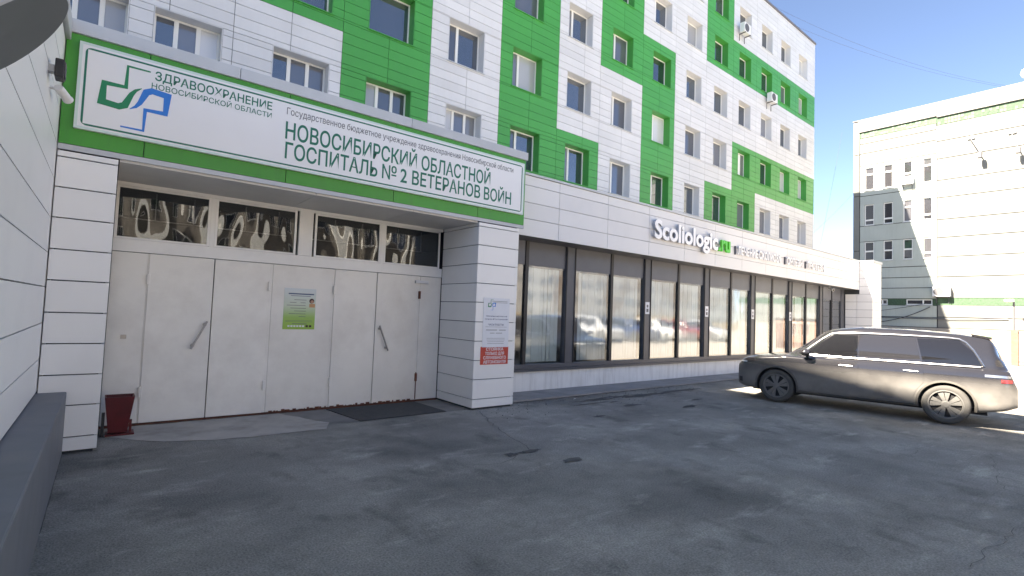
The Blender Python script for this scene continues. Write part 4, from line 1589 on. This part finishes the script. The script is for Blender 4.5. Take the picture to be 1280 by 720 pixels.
# gate and camera post beyond the car
GT = empty('yard_gate', (41, 4, 0), 'brown steel gate posts and leaf beyond the rear of the car', 'gate')
boxobj('post', 40.0, 40.3, 4.55, 4.85, 0, 2.0, BROWN, GT)
boxobj('post', 40.0, 40.3, 1.2, 1.5, 0, 2.0, BROWN, GT)
for k in range(12):
    yy = 4.3 - k * 0.24
    boxobj('bar', 40.12, 40.16, yy - 0.02, yy + 0.02, 0.2, 1.9, BROWN, GT)
boxobj('rail', 40.10, 40.118, 1.5, 4.55, 1.82, 1.9, BROWN, GT)
boxobj('rail', 40.10, 40.118, 1.5, 4.55, 0.2, 0.28, BROWN, GT)
PO2 = empty('camera_post', (40.6, 4.78, 0), 'slim dark post with a white camera on top beyond the car', 'post')
MB().tube([(0, 0, 0), (0, 0, 3.75)], 0.045, 8).build('pole', GREYAC, PO2, loc=(40.6, 4.78, 0))
boxobj('camera_head', 40.3, 40.65, 4.74, 5.15, 3.62, 3.76, CCTVW, PO2, bev=0.03)
BR = simple('pinkish gate pier', (0.40, 0.27, 0.21), 0.85, var=0.12, scale=4)
KB = empty('gate_kiosk', (42, 3.9, 0), 'small pinkish kiosk with pale roof edge at the right edge', 'kiosk')
boxobj('wall', 41.5, 44.0, 0.5, 4.35, 0, 2.3, BR, KB)
boxobj('roof', 41.3, 44.2, 0.3, 4.5, 2.301, 2.75, CONCW, KB)
for yy in (3.9, 2.9, 1.9):
    f = boxobj('window', 41.46, 41.498, yy - 0.35, yy + 0.1, 1.0, 2.0, FRAMEW, KB)
    boxobj('pane', 41.45, 41.459, yy - 0.31, yy + 0.06, 1.05, 1.95, FARGL, f)

# ------------------------------------------------------------------ cars
def smooth_fn(pts, sig=0.05):
    xs = np.linspace(-2.75, 2.65, 541)
    p = np.array(pts)
    y = np.interp(xs, p[:, 0], p[:, 1])
    k = np.exp(-0.5 * (np.arange(-25, 26) * 0.01 / sig) ** 2)
    k /= k.sum()
    yp_ = np.pad(y, 25, mode='edge')
    ys_ = np.convolve(yp_, k, 'valid')
    return lambda x: float(np.interp(x, xs, ys_))


cW = smooth_fn([(-2.70, .80), (-2.62, .885), (-2.4, .945), (-1.8, .985), (0, 1.0), (1.5, .99), (2.05, .965), (2.35, .92), (2.5, .85), (2.58, .76)])
cB = smooth_fn([(-2.70, .44), (-2.5, .36), (-2.0, .28), (2.0, .26), (2.4, .28), (2.58, .34)])
cT = smooth_fn([(-2.70, .82), (-2.64, 1.00), (-2.55, 1.16), (-2.36, 1.52), (-2.27, 1.645), (-1.8, 1.72), (-.9, 1.775), (-.1, 1.775), (.4, 1.72), (.62, 1.63), (1.32, 1.16), (1.48, 1.115), (2.0, 1.07), (2.32, 1.02), (2.48, .965), (2.58, .86)], 0.035)


def sect(x):
    W, B, T = cW(x), cB(x), cT(x)
    s = min(1, max(0, (T - 1.10) / (1.62 - 1.10)))
    s = s * s * (3 - 2 * s)
    zs_ = min(1.09, T - 0.045)
    L = lambda a, b: a + (b - a) * s
    zl = lambda f: B + f * (zs_ - B)
    P = [(0, B), (W * .55, B), (W * .88, B + 0.005), (W * .965, zl(.10)), (W * .99, zl(.28)), (W, zl(.52)), (W * .992, zl(.74)), (W * .962, zl(.93)), (W * .925, zs_),
         (L(W * .80, W * .885), L(zs_ + .022, zs_ + .045)), (L(W * .66, W * .835), L(T - .014, zs_ + (T - zs_) * .45)), (L(W * .50, W * .745), L(T - .008, T - .115)), (L(W * .36, W * .665), L(T - .004, T - .03)), (L(W * .2, W * .4), T - .004), (0, T)]
    out = []
    n = len(P)
    for i in range(n - 1):
        p0, p1, p2, p3 = [np.array(P[min(max(k, 0), n - 1)]) for k in (i - 1, i, i + 1, i + 2)]
        for t in (0, .33, .67):
            out.append(0.5 * (2 * p1 + (p2 - p0) * t + (2 * p0 - 5 * p1 + 4 * p2 - p3) * t * t + (3 * p1 - p0 - 3 * p2 + p3) * t ** 3))
    out.append(np.array(P[-1]))
    a = np.array(out)
    a[:, 0] = np.maximum(a[:, 0], 0)
    return a


SECT = {}


def side_y(x, z):
    k = round(x, 3)
    if k not in SECT:
        SECT[k] = sect(x)
    a = SECT[k][7:37]
    zz = np.maximum.accumulate(a[:, 1])
    return float(np.interp(z, zz, a[:, 0]))


def top_z(x, y):
    k = round(x, 3)
    if k not in SECT:
        SECT[k] = sect(x)
    a = SECT[k][27:][::-1]
    return float(np.interp(abs(y), a[:, 0], a[:, 1]))


def cmesh(m, name, mat, smooth=True):
    me = m.mesh(name, mat)
    bm = bmesh.new()
    bm.from_mesh(me)
    bmesh.ops.remove_doubles(bm, verts=bm.verts, dist=1e-5)
    bmesh.ops.recalc_face_normals(bm, faces=bm.faces)
    bm.to_mesh(me)
    bm.free()
    if smooth:
        me.shade_smooth()
        me.set_sharp_from_angle(angle=math.radians(40))
    return me


def side_patch(zr, xl, xr, off, thick, sgn, nu=14, nv=10):
    """piece of the body side between two curves x=xl(z), x=xr(z), raised by off"""
    m = MB()
    G = []
    for j in range(nv + 1):
        z = zr[0] + (zr[1] - zr[0]) * j / nv
        row = []
        for i in range(nu + 1):
            x = xl(z) + (xr(z) - xl(z)) * i / nu
            row.append((x, z))
        G.append(row)
    idx = []
    for lay in (off, off - thick):
        for row in G:
            for x, z in row:
                m.v.append((x, sgn * (side_y(x, z) + lay), z))
    A = (nu + 1) * (nv + 1)
    q = lambda j, i: j * (nu + 1) + i
    for j in range(nv):
        for i in range(nu):
            m.f.append((q(j, i), q(j, i + 1), q(j + 1, i + 1), q(j + 1, i)))
    bd = [q(0, i) for i in range(nu + 1)] + [q(j, nu) for j in range(1, nv + 1)] + [q(nv, i) for i in range(nu - 1, -1, -1)] + [q(j, 0) for j in range(nv - 1, 0, -1)]
    for i in range(len(bd)):
        a, b = bd[i], bd[(i + 1) % len(bd)]
        m.f.append((a, b, b + A, a + A))
    return m


def side_tube(pts, off, r, sgn, n=6, closed=False):
    P = [(x, sgn * (side_y(x, z) + off), z) for x, z in pts]
    return MB().tube(P, r, n, closed)


CARP = {}


def car_parts():
    xs = list(np.linspace(-2.70, -2.1, 20)) + list(np.linspace(-2.05, 2.0, 62)) + list(np.linspace(2.05, 2.58, 18))
    m = MB()
    rings = []
    for x in xs:
        s = sect(x)
        ring_ = [(x, p[0], p[1]) for p in s] + [(x, -p[0], p[1]) for p in s[-2:0:-1]]
        b = len(m.v)
        m.v += [tuple(float(q) for q in p) for p in ring_]
        rings.append((b, len(ring_)))
    for (b0, n), (b1, _) in zip(rings[:-1], rings[1:]):
        for k in range(n):
            k2 = (k + 1) % n
            m.f.append((b0 + k, b0 + k2, b1 + k2, b1 + k))
    b0, n = rings[0]
    m.f.append(tuple(b0 + k for k in range(n)))
    b0, n = rings[-1]
    m.f.append(tuple(b0 + k for k in range(n - 1, -1, -1)))
    me = cmesh(m, 'body', PAINTK, False)
    # wheel arches cut with a boolean
    c = MB()
    for ax_ in (1.55, -1.55):
        for sg in (1, -1):
            c.lathe([(0.0, -0.45), (0.435, -0.45), (0.435, 0.45), (0.0, 0.45)], (0, 1, 0), (ax_, sg * 1.05, 0.39), 40)
    cme = cmesh(c, 'cutter', PAINTK, False)
    bo = bpy.data.objects.new('b', me)
    co = bpy.data.objects.new('c', cme)
    col.objects.link(bo)
    col.objects.link(co)
    md = bo.modifiers.new('b', 'BOOLEAN')
    md.operation = 'DIFFERENCE'
    md.object = co
    md.solver = 'EXACT'
    dg = bpy.context.evaluated_depsgraph_get()
    dg.update()
    body = bpy.data.meshes.new_from_object(bo.evaluated_get(dg))
    bpy.data.objects.remove(bo)
    bpy.data.objects.remove(co)
    body.shade_smooth()
    body.set_sharp_from_angle(angle=math.radians(35))
    body.name = 'body'
    R = []            # (name, mesh, loc, parent index)

    def add(name, mesh, loc=(0, 0, 0), par=None):
        R.append((name, mesh, loc, par))
        return len(R) - 1
    add('body', body)
    for sg in (1, -1):
        apl = lambda z: 1.02 - (z - 1.17) / (1.60 - 1.17) * 0.60       # A pillar edge
        # doors
        arc = lambda z: -1.55 + math.sqrt(max(0, 0.50 ** 2 - (z - 0.39) ** 2)) if z < 0.85 else -1.55 + 0.197 - (z - .85) * 0.3
        f = add('front_door', cmesh(side_patch((0.36, 1.075), lambda z: -0.09, lambda z: 0.99, 0.006, 0.03, sg), 'front_door', PAINTK))
        add('handle', cmesh(side_tube([(0.02, 0.985), (0.26, 0.99)], 0.012, 0.013, sg), 'handle', CHROME), par=f)
        r_ = add('rear_door', cmesh(side_patch((0.36, 1.075), lambda z: max(-1.2, arc(z) + 0.02), lambda z: -0.105, 0.006, 0.03, sg), 'rear_door', PAINTK))
        add('handle', cmesh(side_tube([(-1.12, 0.985), (-0.88, 0.99)], 0.012, 0.013, sg), 'handle', CHROME), par=r_)
        # side glass
        add('front_window', cmesh(side_patch((1.165, 1.60), lambda z: -0.06, lambda z: apl(z) - 0.03, 0.006, 0.02, sg), 'front_window', CARGL))
        add('rear_window', cmesh(side_patch((1.165, 1.61), lambda z: -1.16 + (z - 1.165) * 0.22, lambda z: -0.09, 0.006, 0.02, sg), 'rear_window', CARGL))
        bk = lambda z: -2.10 + (z - 1.165) * 0.55 if z < 1.4 else -1.971 + (z - 1.4) * 1.1
        add('quarter_window', cmesh(side_patch((1.165, 1.60), bk, lambda z: -1.19 + (z - 1.165) * 0.22, 0.006, 0.02, sg), 'quarter_window', CARGL))
        # bright surround of the side glass
        P = [(1.04, 1.15), (0.5, 1.142), (0, 1.14), (-0.6, 1.14), (-1.2, 1.14), (-1.8, 1.14), (-2.08, 1.14), (-2.14, 1.16), (-2.05, 1.30), (-1.97, 1.43), (-1.86, 1.56), (-1.76, 1.615), (-1.6, 1.63), (-1.2, 1.638), (-0.6, 1.645), (0.0, 1.64), (0.30, 1.628), (0.45, 1.60), (0.62, 1.49), (0.82, 1.335), (1.0, 1.19)]
        add('window_trim', cmesh(side_tube(P, 0.008, 0.019, sg, closed=True), 'window_trim', CHROME))
        add('sill_trim', cmesh(side_tube([(-1.05, 0.335), (-0.5, 0.33), (0.5, 0.33), (1.07, 0.335)], 0.004, 0.014, sg), 'sill_trim', CLAD))
        # lamps
        add('tail_light', cmesh(side_patch((0.985, 1.025), lambda z: -2.655, lambda z: -2.15, 0.008, 0.03, sg, 8, 2), 'tail_light', CHROME))
        add('rear_reflector', cmesh(side_patch((0.90, 0.96), lambda z: -2.66, lambda z: -2.42, 0.01, 0.03, sg, 6, 3), 'rear_reflector', LAMPR))
        add('headlight', cmesh(side_patch((0.89, 0.92), lambda z: 2.28, lambda z: 2.55, 0.010, 0.03, sg, 6, 3), 'headlight', LAMPC))
        # lower grille
        add('bumper_grille', cmesh(side_patch((0.40, 0.52), lambda z: 2.42, lambda z: 2.54, 0.006, 0.03, sg, 6, 5), 'bumper_grille', BLACK))
        # mirror
        mm = MB()
        for k, (px, rr) in enumerate([(0.80, 0.02), (0.82, 0.07), (0.88, 0.09), (0.96, 0.085), (1.02, 0.03)]):
            for t in range(12):
                th = 2 * math.pi * t / 12
                mm.v.append((px, sg * (1.08 + math.cos(th) * rr * 1.15), 1.20 + math.sin(th) * rr * 0.85))
        for k in range(4):
            for t in range(12):
                mm.f.append((k * 12 + t, k * 12 + (t + 1) % 12, k * 12 + 12 + (t + 1) % 12, k * 12 + 12 + t))
        mm.f += [tuple(range(12)), tuple(range(48, 60))]
        mm.tube([(0.90, sg * 0.90, 1.11), (0.90, sg * 1.03, 1.15)], 0.03, 6)
        add('mirror', cmesh(mm, 'mirror', PAINTK))
        # arch lips
        for ax_ in (1.55, -1.55):
            m2 = MB()
            pts = []
            for k in range(25):
                th = math.radians(-12 + 204 * k / 24)
                for rr in (0.437, 0.475):
                    x, z = ax_ + math.cos(th) * rr, 0.39 + math.sin(th) * rr
                    yb = side_y(x, max(z, 0.3))
                    pts.append(((x, sg * (yb + 0.014), z), (x, sg * (yb - 0.06), z)))
            for k in range(24):
                a0, a1, b0_, b1 = pts[2 * k], pts[2 * k + 1], pts[2 * k + 2], pts[2 * k + 3]
                m2.poly([a0[0], a1[0], b1[0], b0_[0]])
                m2.poly([a0[0], b0_[0], b0_[1], a0[1]])
                m2.poly([a1[0], a1[1], b1[1], b1[0]])
            add('arch_trim', cmesh(m2, 'arch_trim', CLAD))
        for ax_ in (1.55, -1.55):
            yo = 0.955
            ty = MB().lathe([(0.275, 0.0), (0.30, 0.012), (0.35, 0.012), (0.378, -0.01), (0.388, -0.045), (0.388, -0.20), (0.375, -0.235), (0.30, -0.25), (0.275, -0.24), (0.275, 0.0)], (0, sg, 0), (0, 0, 0), 40)
            wi = add('wheel', cmesh(ty, 'wheel', TYRE), (ax_, sg * yo, 0.388))
            rm = MB()
            dk = MB().lathe([(0.0, -0.05), (0.272, -0.05), (0.272, -0.20)], (0, sg, 0), (0, 0, 0), 32)
            add('wheel_hub', cmesh(dk, 'wheel_hub', RIMD), (ax_, sg * yo, 0.388), wi)
            rm.lathe([(0.278, -0.04), (0.283, 0.004), (0.262, 0.006), (0.250, -0.012), (0.250, -0.04)], (0, sg, 0), (0, 0, 0), 40)
            rm.lathe([(0.0, 0.0), (0.05, 0.0), (0.075, -0.008), (0.078, -0.04)], (0, sg, 0), (0, 0, 0), 20)
            for k in range(5):
                t0 = 2 * math.pi * k / 5 + 0.3
                for (o0, o1, i0, i1) in ((-0.52, -0.13, -0.62, 0.02), (-0.07, 0.30, 0.05, 0.42)):
                    pp = [(0.070, i0), (0.252, o0), (0.252, o1), (0.070, i1)]
                    pts = [(math.cos(t0 + a) * r, sg * (-0.006 - 0.012 * (r > 0.2)), math.sin(t0 + a) * r) for r, a in pp]
                    rm.prism(pts, (0, -sg * 0.03, 0))
            add('rim', cmesh(rm, 'rim', RIM, False), (ax_, sg * yo, 0.388), wi)

    def top_patch(x0, x1, yw0, yw1, off, nu=12, nv=12):
        m = MB()
        for i in range(nu + 1):
            x = x0 + (x1 - x0) * i / nu
            hw = yw0 + (yw1 - yw0) * i / nu
            for j in range(nv + 1):
                y = -hw + 2 * hw * j / nv
                m.v.append((x, y, top_z(x, y) + off))
        for i in range(nu):
            for j in range(nv):
                q = i * (nv + 1) + j
                m.f.append((q, q + 1, q + nv + 2, q + nv + 1))
        return m
    add('windshield', cmesh(top_patch(0.50, 1.24, 0.60, 0.66, 0.008), 'windshield', CARGL))
    add('rear_screen', cmesh(top_patch(-2.52, -2.26, 0.62, 0.58, 0.010), 'rear_screen', CARGL))
    add('spoiler', cmesh(MB().prism([(-1.95, -0.60, 1.685), (-2.29, -0.58, 1.630), (-2.35, 0, 1.640), (-2.29, 0.58, 1.630), (-1.95, 0.60, 1.685)], (0, 0, 0.035)), 'spoiler', PAINTK, False))
    add('number_plate', cmesh(MB().box(-2.725, -2.70, -0.26, 0.26, 0.62, 0.73), 'number_plate', PAPER, False))
    add('underbody', cmesh(MB().box(-2.2, 2.2, -0.62, 0.62, 0.22, 0.34), 'underbody', BLACK, False))
    return R


CP = car_parts()
for nm, me, l_, par in CP:          # fit the proportions: taller upper body, shorter ends
    if nm in ('wheel', 'rim', 'wheel_hub'):
        continue
    for vv in me.vertices:
        z_ = vv.co.z
        if z_ > 0.86:
            vv.co.z = 0.86 + (z_ - 0.86) * 1.11
        if vv.co.x > 2.0:
            vv.co.x = 2.0 + (vv.co.x - 2.0) * 0.80
        elif vv.co.x < -2.02:
            vv.co.x = -2.02 + (vv.co.x + 2.02) * 0.84
    me.update()


def place_car(loc, ang, label, group=None, paint=None, name='parked_car', cat='car'):
    o = bpy.data.objects.new(name, None)
    col.objects.link(o)
    o.location = loc
    o.rotation_euler.z = ang
    tag(o, label, cat, group)
    objs = []
    for nm, me, l_, par in CP:
        p = bpy.data.objects.new(nm, me)
        col.objects.link(p)
        if par is None:
            p.parent = o
            p.location = l_
        else:
            p.parent = objs[par]
            p.location = Vector(l_) - Vector(CP[par][2])
        if paint is not None and me.materials and me.materials[0] == PAINTK:
            p.material_slots[0].link = 'OBJECT'
            p.material_slots[0].material = paint
        objs.append(p)
    return o


hd = Vector((-0.55, 3.05)).normalized()
rg = Vector((hd.y, -hd.x))
cc = Vector((12.955, 4.075)) + rg * 0.965
place_car((cc.x, cc.y, 0.012), math.atan2(hd.y, hd.x), 'large black dusty estate car parked before the shop windows')
# cars across the yard, mirrored in the shop windows
rowc = [(26, -7.5, 92, PAINTW, 'white'), (29.5, -7.8, 88, PAINTS, 'silver'), (33.2, -7.4, 90, PAINTB, 'dark blue'), (37, -7.7, 91, PAINTW, 'white'), (41, -7.5, 89, PAINTR, 'dark red'), (45, -7.8, 90, PAINTS, 'silver'),
        (33, -17, 270, PAINTW, 'white'), (38, -17.3, 268, PAINTS, 'silver'), (43.5, -17, 271, PAINTW, 'white'), (49, -17.2, 270, PAINTB, 'dark blue'), (55, -17, 270, PAINTS, 'silver')]
posn = ['nearest', 'second', 'third', 'fourth', 'fifth', 'sixth']
for i, (x, y, a, pm, cn) in enumerate(rowc):
    rowi = i if i < 6 else i - 6
    place_car((x, y, 0.012), math.radians(a), '%s car parked across the yard, %s in the %s row' % (cn, posn[rowi], 'near' if i < 6 else 'far'), 'cars parked across the yard', pm)

# ------------------------------------------------------------------ what the windows mirror: wall, slope and bare trees across the yard
OB = empty('opposite_building', (14, -30, 0), 'brown four storey building across the yard, mirrored in the glass', 'building')
boxobj('wall', -6, 34, -42, -30, 0, 15.5, BRICKB, OB)
boxobj('roof', -6.3, 34.3, -42.3, -29.7, 15.501, 15.8, CONCW, OB)
for k in range(11):  # pale strips added only to show as streaks in the transom glass
    boxobj('added_pilaster', -5.4 + k * 3.8, -4.75 + k * 3.8, -29.93, -29.4, 0, 15.3, PVC, OB)
for k in range(10):
    for zz in (1.2, 4.8, 8.4, 12.0):
        xx = -4 + k * 3.8
        f = boxobj('window', xx, xx + 1.6, -29.998, -29.95, zz, zz + 1.9, PVC, OB)
        boxobj('pane', xx + 0.1, xx + 0.75, -29.949, -29.94, zz + 0.1, zz + 1.8, FARGL, f)
        boxobj('pane', xx + 0.85, xx + 1.5, -29.949, -29.94, zz + 0.1, zz + 1.8, FARGL, f)
AP = empty('apartment_block', (85, -52, 0), 'long beige apartment block across the yard, mirrored in the shop windows', 'building')
APW = simple('beige rendered wall', (0.46, 0.45, 0.43), 0.85, var=0.12, scale=0.5, dirt=(0.30, 0.28, 0.26), dirt_amt=0.4, streak=True)
boxobj('wall', 40, 135, -64, -52, 0, 15.5, APW, AP)
boxobj('roof', 39.6, 135.4, -64.4, -51.6, 15.501, 15.9, BRICKB, AP)
for k in range(26):
    for zz in (1.3, 4.4, 7.5, 10.6):
        xx = 42 + k * 3.6
        f = boxobj('window', xx, xx + 1.7, -51.998, -51.95, zz, zz + 1.6, BRICKB, AP)
        boxobj('pane', xx + 0.1, xx + 1.6, -51.949, -51.94, zz + 0.1, zz + 1.5, FARGL, f)
m = MB()
N = 24
for i in range(N + 1):
    x = 34.5 + i * 5
    h = 1.6 + 0.7 * math.sin(i * 0.7) + 0.4 * math.sin(i * 1.9)
    m.v += [(x, -34, -0.1), (x, -38, h * 0.8), (x, -48, h)]
for i in range(N):
    for j in range(2):
        q = i * 3 + j
        m.f.append((q, q + 3, q + 4, q + 1))
tag(m.build('slope', SLOPE, smooth=True), kind='structure')


def bare_tree(loc, h, seed, label):
    rnd = random.Random(seed)
    o = empty('bare_tree', loc, label, 'tree', 'bare trees across the yard')
    tr_, cr_ = MB(), MB()

    def grow(p, d, ln, r, lev, mb):
        q = p + d * ln
        mid = p.lerp(q, 0.5) + Vector((rnd.uniform(-1, 1), rnd.uniform(-1, 1), 0)) * ln * 0.05
        mb.tube([p, mid, q], [r, r * 0.85, r * 0.68], 5, cap=False)
        if lev == 0:
            return
        for k in range(rnd.choice((3, 4))):
            t = rnd.uniform(0.45, 1.0)
            nd = (d + Vector((rnd.uniform(-1, 1), rnd.uniform(-1, 1), rnd.uniform(0, 0.6))) * 0.75).normalized()
            grow(p.lerp(q, t), nd, ln * rnd.uniform(0.55, 0.8), r * 0.55, lev - 1, cr_)
    grow(Vector((0, 0, 0)), Vector((0, 0, 1)), h * 0.38, h * 0.018, 4, tr_)
    tr_.build('trunk', BARK, o, loc=loc)
    cr_.build('crown', BARK, o, loc=loc)


NUM = ['first', 'second', 'third', 'fourth', 'fifth', 'sixth', 'seventh', 'eighth', 'ninth', 'tenth', 'eleventh', 'twelfth', 'thirteenth', 'fourteenth']
for i in range(14):
    bare_tree((38 + i * 5.2 + random.uniform(-1.5, 1.5), -27 + random.uniform(-4, 4), 0), random.uniform(8, 12), 100 + i, 'bare tree across the yard, %s counted from the brown building' % NUM[i])
